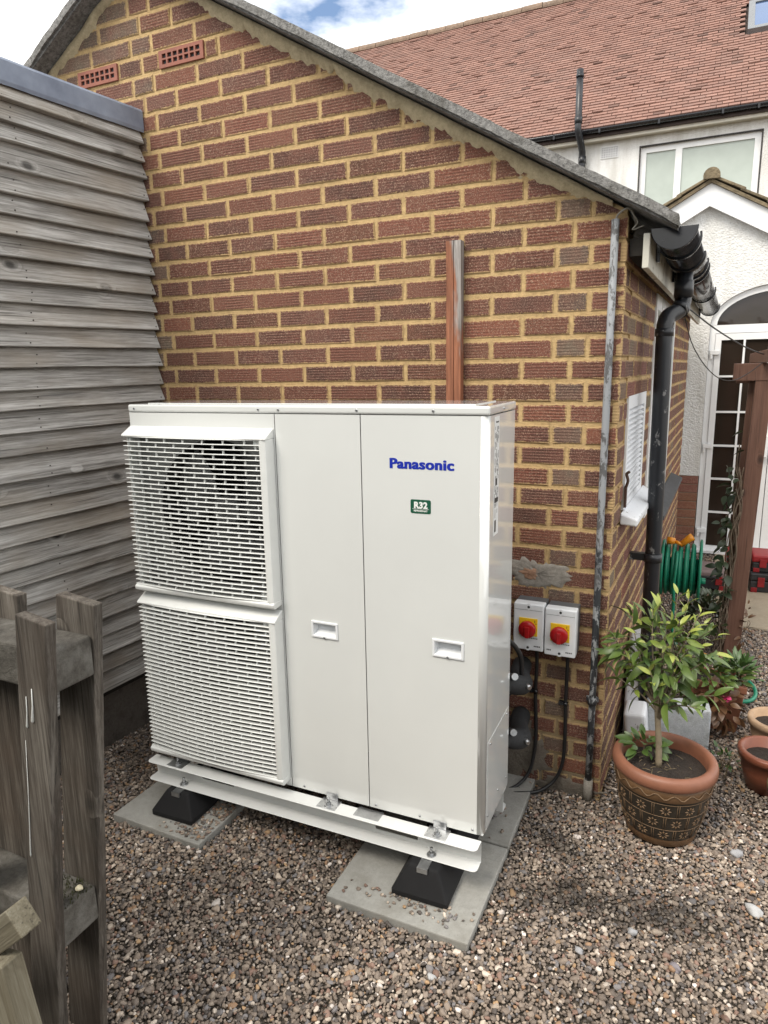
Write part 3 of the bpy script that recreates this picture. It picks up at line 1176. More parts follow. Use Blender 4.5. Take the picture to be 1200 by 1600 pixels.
# downpipe with swan neck
PX, PY = 0.098, 0.535
ox, oy = GXC + 0.015, 0.620
dp = MB()
neck = [(ox, oy, 1.995), (ox, oy, 1.90), (ox, oy, 1.865), (ox - 0.004, oy - 0.009, 1.845), (ox - 0.013, oy - 0.025, 1.828), (PX + 0.012, PY + 0.026, 1.800), (PX + 0.004, PY + 0.009, 1.785), (PX, PY, 1.765), (PX, PY, 1.70), (PX, PY, 0.03)]
neck = [(ox, oy, 1.995), (ox, oy, 1.87)] + bez([(ox, oy, 1.87), (ox - 0.010, oy - 0.018, 1.838), (PX + 0.011, PY + 0.020, 1.812), (PX, PY, 1.78)], 18)[1:] + [(PX, PY, 1.70), (PX + 0.010, PY - 0.004, 0.9), (PX + 0.016, PY - 0.006, 0.02)]
dp.tube(neck, 0.0315, 20)
pipe = build(dp, 'downpipe', MAT['downpipe'], garage)
for (za, zb, rr_) in ((1.885, 1.95, 0.036), (1.735, 1.765, 0.0355)):
    cxp, cyp = (ox, oy) if za > 1.8 else (PX, PY)
    build(MB().tube([(cxp, cyp, za), (cxp, cyp, zb)], rr_, 20), 'pipe_socket', MAT['downpipe'], pipe)
build(MB().tube([(ox - 0.003, oy - 0.006, 1.852), (ox - 0.013, oy - 0.023, 1.833)], 0.036, 20), 'pipe_socket', MAT['downpipe'], pipe)
m_ = MB()
m_.tube([(PX + 0.010, PY - 0.004, 0.815), (PX + 0.010, PY - 0.004, 0.85)], 0.037, 20)
m_.box((0.018, PY - 0.018, 0.818), (PX - 0.02, PY + 0.012, 0.848))
build(m_, 'pipe_clip', MAT['downpipe'], pipe)

# louvred vent in the flank
lv = MB()
xo = lambda y, o: sx(y) + o
us = [OP1[0] + 0.022, OP1[0] + 0.05, OP1[1] - 0.06, OP1[1] - 0.002]
zs = [OP1[2] + 0.002, OP1[2] + 0.03, OP1[3] - 0.05, OP1[3] - 0.002]
lvp = build(grid_wall(us, zs, [(us[1], us[2], zs[1], zs[2])], 0.004, -0.03, lambda u, d, z: (sx(u) + d, u, z)), 'louvre_panel', MAT['whitepaint'], garage, fix=False)
weld(lvp.data)
for i in range(17):
    z = zs[1] + 0.004 + i * (zs[2] - zs[1] - 0.004) / 17
    m_ = MB()
    a, b = us[1], us[2]
    q = [(0.003, z), (0.003, z + 0.004), (-0.022, z + 0.022), (-0.022, z + 0.018)]
    m_.sweep(q, lambda j, s_: (sx((a, b)[j]) + s_[0], (a, b)[j], s_[1]), 2)
    build(m_, 'slat', MAT['whitepaint'], lvp)
m_ = MB()
y0_, y1_ = 0.155, 0.86
m_.add([(sx(y0_) + 0.002, y0_, 1.045), (sx(y1_) + 0.002, y1_, 1.045), (sx(y1_) + 0.064, y1_ - 0.08, 1.040), (sx(y0_) + 0.064, y0_, 1.040),
        (sx(y0_) + 0.002, y0_, 1.088), (sx(y1_) + 0.002, y1_, 1.088), (sx(y1_) + 0.064, y1_ - 0.08, 1.066), (sx(y0_) + 0.064, y0_, 1.066)],
       [(0, 3, 2, 1), (4, 5, 6, 7), (0, 1, 5, 4), (1, 2, 6, 5), (2, 3, 7, 6), (3, 0, 4, 7)])
build(m_, 'white_sill', MAT['whitepaint'], garage, bevel=0.006)
m_ = MB()
m_.box((0.012, 0.205, 1.10), (0.020, 0.235, 1.175))
m_.tube(bez([(0.014, 0.22, 1.17), (0.022, 0.22, 1.20), (0.016, 0.225, 1.225), (0.026, 0.225, 1.235)], 12), 0.006, 6)
build(m_, 'rusty_hinge', plain('rusty_iron', (0.075, 0.040, 0.028), 0.8, 0.3, 60, 0.5), garage)

# window in the flank behind the downpipe
wm = MB()
us = [OP2[0] + 0.003, OP2[0] + 0.06, OP2[1] - 0.06, OP2[1] - 0.003]
zs = [OP2[2] + 0.003, OP2[2] + 0.06, OP2[3] - 0.07, OP2[3] - 0.003]
win = build(grid_wall(us, zs, [(us[1], us[2], zs[1], zs[2])], 0.006, -0.06, lambda u, d, z: (sx(u) + d, u, z)), 'window', MAT['upvc'], garage, fix=False)
weld(win.data)
build(MB().add([(sx(us[1]) - 0.03, us[1] - 0.01, zs[1] - 0.01), (sx(us[2]) - 0.03, us[2] + 0.01, zs[1] - 0.01), (sx(us[2]) - 0.03, us[2] + 0.01, zs[2] + 0.01), (sx(us[1]) - 0.03, us[1] - 0.01, zs[2] + 0.01)], [(0, 1, 2, 3)]), 'pane', MAT['palepane'], win)
m_ = MB()
y0_, y1_ = OP2[0] + 0.25, 2.62
m_.add([(sx(y0_) + 0.003, y0_, 0.862), (sx(y1_) + 0.003, y1_, 0.862), (sx(y1_) + 0.075, y1_, 0.845), (sx(y0_) + 0.075, y0_, 0.845),
        (sx(y0_) + 0.003, y0_, 0.899), (sx(y1_) + 0.003, y1_, 0.899), (sx(y1_) + 0.075, y1_, 0.866), (sx(y0_) + 0.075, y0_, 0.866)],
       [(0, 3, 2, 1), (4, 5, 6, 7), (0, 1, 5, 4), (1, 2, 6, 5), (2, 3, 7, 6), (3, 0, 4, 7)])
build(m_, 'slate_sill', MAT['slate'], garage, bevel=0.003)

# ------------------------------------------------------------------ timber clad shed on the left
CLX, CDX = -2.015, -0.0757
cl = Vector((CDX, -1, -0.0158)).normalized()      # along the boards, towards the viewer
cn_ = Vector((1, CDX, 0)).normalized()            # outward
board_z = [2.582, 2.512, 2.447, 2.358, 2.273, 2.199, 2.124, 2.050, 1.968, 1.892, 1.818, 1.738, 1.660, 1.578, 1.507, 1.422, 1.341, 1.246, 1.166, 1.088, 1.006, 0.920, 0.845, 0.768, 0.688, 0.605, 0.525, 0.440, 0.360, 0.275]
shed = empty('timber_shed', (-2.9, -0.8, 0), 'shed with weathered grey overlapping boards and lead-capped top edge', 'shed')


def sp(s_, o, z):                # point at s_ metres from the brick wall along the boards, o outward
    p_ = Vector((CLX, -0.004, 0)) + Vector((cl.x, cl.y, 0)) * s_ + cn_ * o
    return (p_.x, p_.y, z + cl.z * s_)


SL = 2.15
mb = MB()
pts = [sp(0, -0.004, 0), sp(SL, -0.004, 0)]
vs = []
for z in (0.24, 2.70):
    a, b = sp(0.002, -0.004, z), sp(SL, -0.004, z)
    vs += [a, b, (b[0] - 1.9, b[1], b[2]), (a[0] - 1.9, a[1], a[2])]
mb.add(vs, [(0, 1, 2, 3), (7, 6, 5, 4), (0, 4, 5, 1), (1, 5, 6, 2), (2, 6, 7, 3), (3, 7, 4, 0)])
build(mb, 'shed_frame', plain('dark_old_timber_frame', (0.03, 0.027, 0.024), 0.9, 0.2, 30, 0.4), shed)
mb = MB()
vs = []
for z in (-0.2, 0.262):
    a, b = sp(0.002, -0.006, z), sp(SL, -0.006, z)
    vs += [a, b, (b[0] - 1.9, b[1], b[2]), (a[0] - 1.9, a[1], a[2])]
mb.add(vs, [(0, 1, 2, 3), (7, 6, 5, 4), (0, 4, 5, 1), (1, 5, 6, 2), (2, 6, 7, 3), (3, 7, 4, 0)])
build(mb, 'plinth', MAT['plinth'], shed)
crng = random.Random(5)
Mb0 = Matrix(((cl.x, -cn_.x, 0, 0), (cl.y, -cn_.y, 0, 0), (cl.z, 0, 1, 0), (0, 0, 0, 1)))
for i, zb in enumerate(board_z):
    ztop = (board_z[i - 1] if i else 2.66) + 0.012
    h = ztop - zb
    m_ = MB()
    n = 22
    sd_ = crng.uniform(0, 99)
    s0 = crng.uniform(0.0, 0.010)
    bow = crng.uniform(-0.003, 0.004)

    def pf(j, q, n=n, h=h, sd_=sd_, s0=s0, bow=bow):
        x = s0 + (SL - s0) * j / (n - 1)
        wv = 0.0022 * mnoise.noise(Vector((x * 3.0, sd_, 0))) + bow * math.sin(math.pi * min(1, x))
        ov = 0.0025 * mnoise.noise(Vector((x * 2.2, sd_, 4)))
        return (x, -(q[0] + ov), q[1] * h + (wv if q[1] < 0.5 else 0))
    th = crng.uniform(0.031, 0.038)
    m_.sweep([(0.0005, 0.0), (th - 0.002, 0.0), (th, 0.035), (0.0040, 0.90), (0.0030, 1.0), (0.0005, 1.0)], pf, n)
    me = m_.mesh('board', MAT['clad'])
    fix_normals(me)
    p0 = Vector((CLX, -0.004, zb))
    M = Matrix.Translation(p0) @ Mb0
    link('board', me, shed, M)
    # nail heads
    if i < 26:
        m2 = MB()
        for s_ in (0.02, 0.62 + crng.uniform(-0.02, 0.02), 1.2):
            for hz in (0.018, 0.05):
                if crng.random() < 0.75:
                    c_ = Vector(sp(s_ + crng.uniform(-0.006, 0.006), th - 0.16 * hz + 0.0006, zb + hz + crng.uniform(-0.004, 0.004)))
                    m2.tube([c_ - cn_ * 0.002, c_ + cn_ * 0.0006], 0.0026, 7)
        if m2.v:
            tag(build(m2, 'nails', plain('rusty_nail', (0.05, 0.04, 0.035), 0.7, 0.1, 30, 0.0) if i == 0 else bpy.data.materials['rusty_nail'], shed), kind='stuff')
# lead flashing
mb = MB()
n = 30


def pf(j, q):
    s_ = SL * j / (n - 1)
    w = 0.002 * mnoise.noise(Vector((s_ * 6, 3, 0)))
    return sp(s_ - 0.002, q[0] + w, q[1] + 0.0014 * mnoise.noise(Vector((s_ * 9, 8, q[0] * 50))))


mb.sweep([(0.030, 2.632), (0.034, 2.645), (0.033, 2.712), (0.026, 2.722), (-0.10, 2.727), (-0.10, 2.70), (0.0, 2.70), (0.024, 2.70), (0.028, 2.64)], pf, n)
build(mb, 'flashing', MAT['lead'], shed)
mb = MB()
mb.box((-2.09, -0.06, 2.714), (-1.990, -0.001, 2.722))
build(mb, 'flashing_end', MAT['lead'], shed, bevel=0.003)
mb = MB()
a, b = sp(0.004, -0.10, 2.7225), sp(SL, -0.10, 2.7225)
mb.add([a, b, (b[0] - 1.8, b[1], b[2]), (a[0] - 1.8, a[1], a[2]), (a[0], a[1], a[2] - 0.02), (b[0], b[1], b[2] - 0.02), (b[0] - 1.8, b[1], b[2] - 0.02), (a[0] - 1.8, a[1], a[2] - 0.02)], [(0, 1, 2, 3), (4, 7, 6, 5), (0, 4, 5, 1), (1, 5, 6, 2), (2, 6, 7, 3), (3, 7, 4, 0)])
build(mb, 'shed_roof', MAT['verge'], shed)

# ------------------------------------------------------------------ house far behind
HY = 10.3
house = empty('white_house', (-1, HY, 0), 'white pebbledashed house with red clay tile roof behind the garage', 'house')
W1 = (-1.00, 0.745, 4.02, 5.10)
mb = grid_wall([-10.8, W1[0], W1[1], 6.0], [-0.2, W1[2], W1[3], 5.30], [W1], HY, HY + 0.3, lambda u, d, z: (u, d, z))
hw = build(mb, 'wall', MAT['dash'], house, fix=False)
weld(hw.data)
mb = MB().box((-10.8, HY + 0.301, -0.2), (-10.5, HY + 8.6, 5.3)).box((5.7, HY + 0.301, -0.2), (6.0, HY + 8.6, 5.3)).box((-10.499, HY + 8.3, -0.2), (5.699, HY + 8.6, 5.3))
build(mb, 'rear_wall', MAT['dash'], house)
us = [W1[0] + 0.004, W1[0] + 0.09, -0.47, -0.37, W1[1] - 0.09, W1[1] - 0.004]
zs = [W1[2] + 0.004, W1[2] + 0.09, W1[3] - 0.085, W1[3] - 0.004]
win = build(grid_wall(us, zs, [(us[1], us[2], zs[1], zs[2]), (us[3], us[4], zs[1], zs[2])], HY + 0.05, HY + 0.12, lambda u, d, z: (u, d, z)), 'window', MAT['upvc'], house, fix=False)
weld(win.data)
for (a, b) in ((us[1], us[2]), (us[3], us[4])):
    build(MB().box((a - 0.01, HY + 0.08, zs[1] - 0.01), (b + 0.01, HY + 0.088, zs[2] + 0.01)), 'pane', MAT['palepane'], win)
# dark seal round the frame
mb = MB()
for (a, b, c_, d_) in ((W1[0] - 0.018, W1[0] - 0.0, W1[2], W1[3] + 0.018), (W1[1], W1[1] + 0.018, W1[2], W1[3] + 0.018), (W1[0], W1[1], W1[3], W1[3] + 0.018)):
    mb.box((a, HY - 0.006, c_), (b, HY + 0.03, d_))
build(mb, 'window_seal', plain('dark_seal', (0.05, 0.045, 0.045), 0.8, 0.1, 20, 0.1), win)
# wall vent of small square holes
us, zs, holes = [], [], []
for i in range(7):
    us += [-1.615 + i * 0.0385 + 0.004, -1.615 + i * 0.0385 + 0.026]
for j in range(5):
    zs += [5.010 + j * 0.034 + 0.004, 5.010 + j * 0.034 + 0.024]
holes = [(us[2 * i], us[2 * i + 1], zs[2 * j], zs[2 * j + 1]) for i in range(7) for j in range(5)]
us = [-1.625] + us + [-1.345]
zs = [5.000] + zs + [5.185]
wv = build(grid_wall(us, zs, holes, HY - 0.014, HY - 0.001, lambda u, d, z: (u, d, z)), 'wall_vent', MAT['upvc'], house, fix=False)
weld(wv.data)
build(MB().box((-1.62, HY - 0.0035, 5.004), (-1.35, HY - 0.0025, 5.181)), 'vent_void', MAT['inner'], house)
# eaves
build(MB().box((-11.0, HY - 0.16, 5.25), (6.2, HY - 0.13, 5.37)), 'fascia', plain('cream_fascia', (0.52, 0.49, 0.42), 0.6, 0.1, 8, 0.1), house)
build(MB().box((-11.0, HY - 0.129, 5.26), (6.2, HY + 0.3, 5.275)), 'soffit', plain('cream_soffit', (0.50, 0.47, 0.40), 0.6, 0.1, 8, 0.1), house)
m_ = MB()
sec = [(0.058 * math.cos(R(180 + 18 * i)), 0.058 * math.sin(R(180 + 18 * i))) for i in range(11)]
sec += [(0.054 * math.cos(R(360 - 18 * i)), 0.054 * math.sin(R(360 - 18 * i))) for i in range(11)]
m_.sweep(sec, lambda i, q: ((-11.0, 6.2)[i], HY - 0.225 + q[0], 5.41 + q[1]), 2, smooth=True)
hg = build(m_, 'gutter', MAT['blackpl'], house)
for x in (-2.35, -1.62, -0.72, 0.18, 0.66):
    build(MB().box((x - 0.016, HY - 0.29, 5.335), (x + 0.016, HY - 0.13, 5.405)), 'bracket', MAT['blackpl'], hg)
m_ = MB()
sxp, syp = -1.95, HY - 0.33
m_.tube([(sxp - 0.0, syp, 6.30), (sxp, syp, 5.52)] + bez([(sxp, syp, 5.52), (sxp, syp, 5.40), (sxp + 0.03, syp + 0.10, 5.24), (sxp + 0.045, syp + 0.20, 5.12)], 12)[1:] + [(sxp + 0.045, syp + 0.22, 5.0), (sxp + 0.045, syp + 0.22, 0)], 0.055, 16)
so_p = build(m_, 'soil_pipe', MAT['downpipe'], house)
for (za, zb) in ((5.50, 5.60), (6.18, 6.22), (4.95, 5.05)):
    yy = syp if za > 5.2 else syp + 0.22
    xx = sxp if za > 5.2 else sxp + 0.045
    build(MB().tube([(xx, yy, za), (xx, yy, zb)], 0.064, 16), 'pipe_collar', MAT['downpipe'], so_p)

# roof
RP = R(42)
EY, EZ = HY - 0.20, 5.42
cR, sR = math.cos(RP), math.sin(RP)
RL = 5.92


def rp(x, s_, o=0.0):
    return (x, EY + s_ * cR - o * sR, EZ + s_ * sR + o * cR)


mb = MB()
vs = [rp(-11.0, 0.04, -0.03), rp(6.2, 0.04, -0.03), rp(6.2, RL, -0.03), rp(-11.0, RL, -0.03)]
ry = rp(0, RL)[1]
rz = rp(0, RL)[2]
vs += [(6.2, 2 * ry - EY, EZ), (-11.0, 2 * ry - EY, EZ), (-11.0, EY, EZ - 0.12), (6.2, EY, EZ - 0.12), (6.2, 2 * ry - EY, EZ - 0.12), (-11.0, 2 * ry - EY, EZ - 0.12)]
mb.add(vs, [(0, 1, 2, 3), (3, 2, 4, 5), (0, 6, 7, 1), (6, 9, 8, 7), (5, 4, 8, 9), (0, 3, 5, 9, 6), (1, 7, 8, 4, 2)])
hroof = build(mb, 'roof', plain('dark_roof_felt', (0.05, 0.035, 0.03), 0.9, 0.2, 10, 0.2), house)
TW, TG = 0.165, 0.100
SKY_R = (0.45, 1.25, 2.43, 3.6)         # skylight x0,x1,s0,s1
trng = random.Random(3)
TILE_COLS = [(0.245, 0.135, 0.105), (0.258, 0.143, 0.112), (0.232, 0.127, 0.100), (0.270, 0.152, 0.120), (0.220, 0.125, 0.100)]
tv = [(-TW / 2 + 0.003, 0, 0.0), (TW / 2 - 0.003, 0, 0.0), (TW / 2 - 0.003, TG + 0.05, 0.0), (-TW / 2 + 0.003, TG + 0.05, 0.0),
      (-TW / 2 + 0.003, 0, 0.020), (TW / 2 - 0.003, 0, 0.020), (TW / 2 - 0.003, TG + 0.05, 0.013), (-TW / 2 + 0.003, TG + 0.05, 0.013)]
tf = [(4, 5, 6, 7), (0, 1, 5, 4), (1, 2, 6, 5), (3, 0, 4, 7)]
tm = MB()
tm.add(tv, tf)
tile_mesh = tm.mesh('tile', MAT['tile'])
Mroof = Matrix(((1, 0, 0, 0), (0, cR, -sR, 0), (0, sR, cR, 0), (0, 0, 0, 1)))
tj = MB()
nt_ind = 0
for r_ in range(int(RL / TG) - 0):
    s_ = r_ * TG
    for c_ in range(-66, 34):
        x = c_ * TW + (TW / 2 if r_ % 2 else 0) + trng.uniform(-0.004, 0.004)
        if SKY_R[0] - 0.1 < x < SKY_R[1] + 0.1 and SKY_R[2] - 0.12 < s_ < SKY_R[3] + 0.05:
            continue
        if x < -10.9:
            continue
        lift = trng.uniform(0, 0.006) + (0.012 if trng.random() < 0.06 else 0)
        tilt = -(0.013 + lift) / (TG + 0.05)
        M = Matrix.Translation(rp(x, s_, 0.014 + lift)) @ Mroof @ Matrix.Rotation(tilt, 4, 'X') @ Matrix.Rotation(trng.uniform(-0.02, 0.02), 4, 'Z')
        f_ = trng.uniform(0.9, 1.08)
        if trng.random() < 0.03:
            f_ *= 0.6
        col = [q * f_ for q in trng.choice(TILE_COLS)]
        if nt_ind < 295 and -2.3 < x < 1.05 and r_ < 16:
            link('tile', tile_mesh, hroof, M, col)
            nt_ind += 1
        else:
            tj.add([M @ Vector(v) for v in tv], tf, 0, False, None, None, tuple(col))
tag(link('upper_tiles', tj.mesh('tiles', MAT['tile_j']), hroof), kind='stuff')
m_ = MB()
m_.sweep([(0.13 * math.cos(R(a)), 0.13 * math.sin(R(a))) for a in range(-10, 191, 20)] + [(0.11 * math.cos(R(a)), 0.11 * math.sin(R(a))) for a in range(190, -11, -20)],
         lambda i, q: ((0, 0.44)[i], q[0], q[1]), 2, smooth=False)
ridge_me = m_.mesh('ridge_tile', MAT['ridge'])
fix_normals(ridge_me)
for i in range(-24, 14):
    M = Matrix.Translation((i * 0.45 + trng.uniform(-0.004, 0.004), ry, rz - 0.03 + trng.uniform(-0.008, 0.008))) @ Matrix.Rotation(trng.uniform(-0.02, 0.02), 4, 'Y')
    link('ridge_tile', ridge_me, hroof, M)
# skylight
us = [SKY_R[0], SKY_R[0] + 0.10, SKY_R[1] - 0.10, SKY_R[1]]
zs = [SKY_R[2], SKY_R[2] + 0.10, SKY_R[3] - 0.10, SKY_R[3]]
sk = build(grid_wall(us, zs, [(us[1], us[2], zs[1], zs[2])], 0.10, 0.01, lambda u, d, z: rp(u, z, d)), 'skylight', plain('grey_skylight_frame', (0.17, 0.18, 0.19), 0.4, 0.1, 10, 0.05), house, fix=False)
weld(sk.data)
build(MB().add([rp(us[1] - 0.01, zs[1] - 0.01, 0.08), rp(us[2] + 0.01, zs[1] - 0.01, 0.08), rp(us[2] + 0.01, zs[2] + 0.01, 0.08), rp(us[1] - 0.01, zs[2] + 0.01, 0.08)], [(0, 1, 2, 3)]), 'pane', MAT['skypane'], sk)

# ------------------------------------------------------------------ gabled porch with the arched door
PYF = 4.0
porch = empty('gabled_porch', (0.4, PYF, 0), 'white rendered gabled porch with arched glazed door, right of the garage', 'porch')
AX, AZ, PSL = 0.180, 3.03, 0.57           # apex, barge slope
DX0, DX1 = 0.25, 1.29
ACX, ARX, ARZ, SPR = (DX0 + DX1) / 2, (DX1 - DX0) / 2, 0.31, 1.885
PX0, PX1 = -1.25, 1.61
n = 28


def arch(rx, rz, z0=SPR, n=n):
    return [(ACX + rx * math.cos(math.pi * i / n), z0 + rz * math.sin(math.pi * i / n)) for i in range(n + 1)]


# wall face as strips around the opening, rendered from 0.68 up
mb = MB()
top = lambda x: AZ - 0.02 - PSL * abs(x - AX)
ar = arch(ARX, ARZ, SPR + 0.056)


def pwall(poly):
    mb.prism(poly, 1, PYF, PYF + 0.24)


pwall([(PX0, 0.68), (DX0, 0.68), (DX0, SPR + 0.056), (DX0, top(DX0)), (AX, top(AX)), (PX0, top(PX0))])
pwall([(DX1, -0.2), (PX1, -0.2), (PX1, top(PX1)), (DX1, top(DX1)), (DX1, SPR + 0.056)])
for i in range(n):
    (xa, za), (xb, zb) = ar[i], ar[i + 1]
    mb.prism([(xb, zb), (xa, za), (xa, top(xa)), (xb, top(xb))], 1, PYF, PYF + 0.24)
pw = build(mb, 'wall', MAT['dash'], porch, fix=False)
weld(pw.data, 5e-4)
mb = MB().box((PX0, PYF + 0.241, -0.2), (PX0 + 0.2, HY - 0.001, top(PX0))).box((PX1 - 0.2, PYF + 0.241, -0.2), (PX1, HY - 0.001, top(PX1)))
build(mb, 'side_wall', MAT['dash'], porch)
# brick plinth left of the door
mb = MB().box((PX0, PYF + 0.004, -0.2), (DX0 - 0.004, PYF + 0.235, 0.679))
plm = build(mb, 'plinth', mortar_material('brown_mortar', (0.17, 0.12, 0.085), (0.30, 0.22, 0.16)), porch)
for row in range(-1, 9):
    z0 = row * PIT + 0.006
    for xc, w in ((0.128, 0.232), (-0.10, 0.205), (-0.315, 0.205)):
        m_ = MB()
        vs, fs, ua, ub = brick_geo(w, 0.068, brng)
        m_.add(vs, fs, 0, False, ua, ub)
        link('brick', m_.mesh('brick', MAT['plinth_brick']), plm, Matrix.Translation((xc, PYF - 0.001, z0 + 0.034)), [q * brng.uniform(0.9, 1.2) for q in (0.21, 0.088, 0.055)])
# door frame
fr = 0.072
us = [DX0 + 0.002, DX0 + 0.045, DX1 - 0.045, DX1 - 0.002]
zs = [0.0, 0.03, SPR - 0.01, SPR + 0.055]
dframe = build(grid_wall(us, zs, [(us[1], us[2], zs[1], zs[2])], PYF + 0.03, PYF + 0.10, lambda u, d, z: (u, d, z)), 'door_frame', MAT['upvc'], porch, fix=False)
weld(dframe.data)
mb = MB()
oa, ia = arch(ARX - 0.003, ARZ - 0.003, SPR + 0.056), arch(ARX - 0.05, ARZ - 0.05, SPR + 0.056)
for i in range(n):
    mb.prism([oa[i], oa[i + 1], ia[i + 1], ia[i]], 1, PYF + 0.028, PYF + 0.098)
af = build(mb, 'arch_frame', MAT['upvc'], dframe, fix=False)
weld(af.data, 5e-4)
build(MB().prism(arch(ARX - 0.045, ARZ - 0.045, SPR + 0.05), 1, PYF + 0.055, PYF + 0.063), 'pane', MAT['darkpane'], dframe)


def leaf(x0, x1, cols, rows, zb, zt, name, solid=None):
    us = [x0]
    for a, b in cols:
        us += [a, b]
    us.append(x1)
    zs = [0.035]
    for a, b in rows:
        zs += [a, b]
    zs.append(SPR - 0.014)
    holes = [(a, b, c_, d_) for a, b in cols for c_, d_ in rows]
    o = build(grid_wall(us, zs, holes, PYF + 0.022, PYF + 0.075, lambda u, d, z: (u, d, z)), name, MAT['upvc'], porch, fix=False)
    weld(o.data)
    for h in holes:
        build(MB().box((h[0] - 0.006, PYF + 0.045, h[2] - 0.006), (h[1] + 0.006, PYF + 0.051, h[3] + 0.006)), 'pane', MAT['darkpane'], o)
    return o


zbar = [0.055, 0.365, 0.657, 0.943, 1.228, 1.523, 1.826]
rows = [(a + 0.008, b - 0.008) for a, b in zip(zbar, zbar[1:])]
dl = leaf(DX0 + 0.047, 0.757, [(0.343, 0.507), (0.523, 0.690)], rows, 0, 0, 'door')
dr = leaf(0.763, DX1 - 0.047, [(0.835, 0.995), (1.011, 1.172)], rows[3:], 0, 0, 'door')
for (za, zb) in ((0.08, 0.36), (0.46, 0.84)):
    mb = MB()
    for (a, b, c_, d_) in ((0.84, 1.16, za, za + 0.014), (0.84, 1.16, zb - 0.014, zb), (0.84, 0.854, za + 0.014, zb - 0.014), (1.146, 1.16, za + 0.014, zb - 0.014)):
        mb.box((a, PYF + 0.013, c_), (b, PYF + 0.0215, d_))
    build(mb, 'moulding', MAT['upvc'], dr, bevel=0.003)
for z in (0.20, 0.94, 1.72):
    m_ = MB().box((DX0 + 0.012, PYF - 0.003, z - 0.02), (DX0 + 0.085, PYF + 0.021, z + 0.018)).box((DX0 + 0.016, PYF - 0.002, z - 0.055), (DX0 + 0.034, PYF + 0.020, z - 0.021))
    build(m_, 'hinge', MAT['upvc'], dl, bevel=0.004)
build(MB().box((0.70, PYF - 0.03, 0.86), (0.745, PYF + 0.0215, 1.04)), 'handle', MAT['upvc'], dl, bevel=0.006)
build(MB().box((DX0 - 0.02, PYF - 0.06, 0.013), (DX1 + 0.02, PYF + 0.1, 0.034)), 'door_step', MAT['upvc'], porch)
# bargeboards
for s_ in (-1, 1):
    xe = PX0 - 0.2 if s_ < 0 else PX1 + 0.2
    zt = lambda x: AZ - PSL * abs(x - AX)
    mb = MB()
    mb.prism([(AX, zt(AX)), (xe, zt(xe)), (xe, zt(xe) - 0.17), (AX, zt(AX) - 0.17)], 1, PYF - 0.07, PYF - 0.045)
    build(mb, 'bargeboard', MAT['upvc'], porch)
    mb = MB()
    mb.prism([(AX, zt(AX) - 0.165), (xe, zt(xe) - 0.165), (xe, zt(xe) - 0.15), (AX, zt(AX) - 0.15)], 1, PYF - 0.045, PYF + 0.005)
    build(mb, 'porch_soffit', MAT['upvc'], porch)
    mb = MB()
    mb.prism([(AX, zt(AX) + 0.001), (xe, zt(xe) + 0.001), (xe, zt(xe) + 0.028), (AX, zt(AX) + 0.028)], 1, PYF - 0.10, HY - 0.002)
    pr = build(mb, 'porch_roof', MAT['mossroof'], porch)
    n_t = 8
    for i in range(n_t):
        d0 = 0.02 + i * 0.19
        xa, xb = AX + s_ * d0, AX + s_ * (d0 + 0.23)
        m_ = MB()
        lift = 0.029 + trng.uniform(0, 0.006)
        m_.prism([(xa, zt(xa) + lift + 0.004), (xb, zt(xb) + lift + 0.016), (xb, zt(xb) + lift + 0.040), (xa, zt(xa) + lift + 0.026)], 1, PYF - 0.115 + trng.uniform(-0.008, 0.008), PYF + 2.4)
        build(m_, 'verge_tile', MAT['mossroof'], pr, bevel=0.004)
m_ = MB()
m_.sweep([(0.062 * math.cos(R(a)), 0.062 * math.sin(R(a))) for a in range(-20, 201, 20)], lambda i, q: (AX + q[0], (PYF - 0.13, PYF + 2.4)[i], AZ + 0.042 + q[1]), 2)
build(m_, 'ridge_tile', MAT['mossroof'], porch)

# ================================================================== HEAT PUMP
UM = Matrix.Rotation(0.0148, 4, 'Z')
UW, UD, UH = 1.283, 0.300, 1.323
unit = empty('heat_pump', (-0.2643, -0.6454, 0.200), 'large white two-fan heat pump standing in front of the brick gable', 'heat pump', rot=UM)
LIDZ = 1.297
mb = MB()
mb.box((-UW, 0.0025, 0.0), (-UW + 0.0015, UD, LIDZ))
mb.box((-UW + 0.0016, UD - 0.0015, 0.0), (-0.0025, UD, LIDZ))
mb.box((-UW + 0.0016, 0.0045, 0.0), (-0.0025, UD - 0.0016, 0.0015))
mb.box((-0.693, 0.006, 0.0016), (-0.690, UD - 0.0016, LIDZ))
local(mb, 'casing', MAT['white'], unit)


def plate(us, zs, holes, y0, y1):
    return grid_wall(us, zs, holes, y0, y1, lambda u, d, z: (u, d, z))


H1 = (-0.585, -0.487, 0.574, 0.631)
H2 = (-0.166, -0.066, 0.574, 0.631)
ins = 0.008
o = local(plate([-0.6875, H1[0] + ins, H1[1] - ins, -0.3915], [0.002, H1[2] + ins, H1[3] - ins, LIDZ - 0.0015], [(H1[0] + ins, H1[1] - ins, H1[2] + ins, H1[3] - ins)], 0.0, 0.0016), 'front_panel', MAT['white'], unit, fix=False)
weld(o.data)
mb = plate([-0.3885, H2[0] + ins, H2[1] - ins, -0.022], [0.002, H2[2] + ins, H2[3] - ins, LIDZ - 0.0015], [(H2[0] + ins, H2[1] - ins, H2[2] + ins, H2[3] - ins)], 0.0, 0.0016)
arc = [(-0.022 + 0.022 * math.sin(R(90 * i / 8)), 0.022 - 0.022 * math.cos(R(90 * i / 8))) for i in range(9)] + [(0.0, UD)]
arci = [(-0.022 + 0.0205 * math.sin(R(90 * i / 8)), 0.022 - 0.0205 * math.cos(R(90 * i / 8))) for i in range(9)] + [(-0.0015, UD)]
sec = arc + arci[::-1]
mb.sweep(sec, lambda i, q: (q[0], q[1], (0.002, LIDZ - 0.0015)[i]), 2, smooth=False)
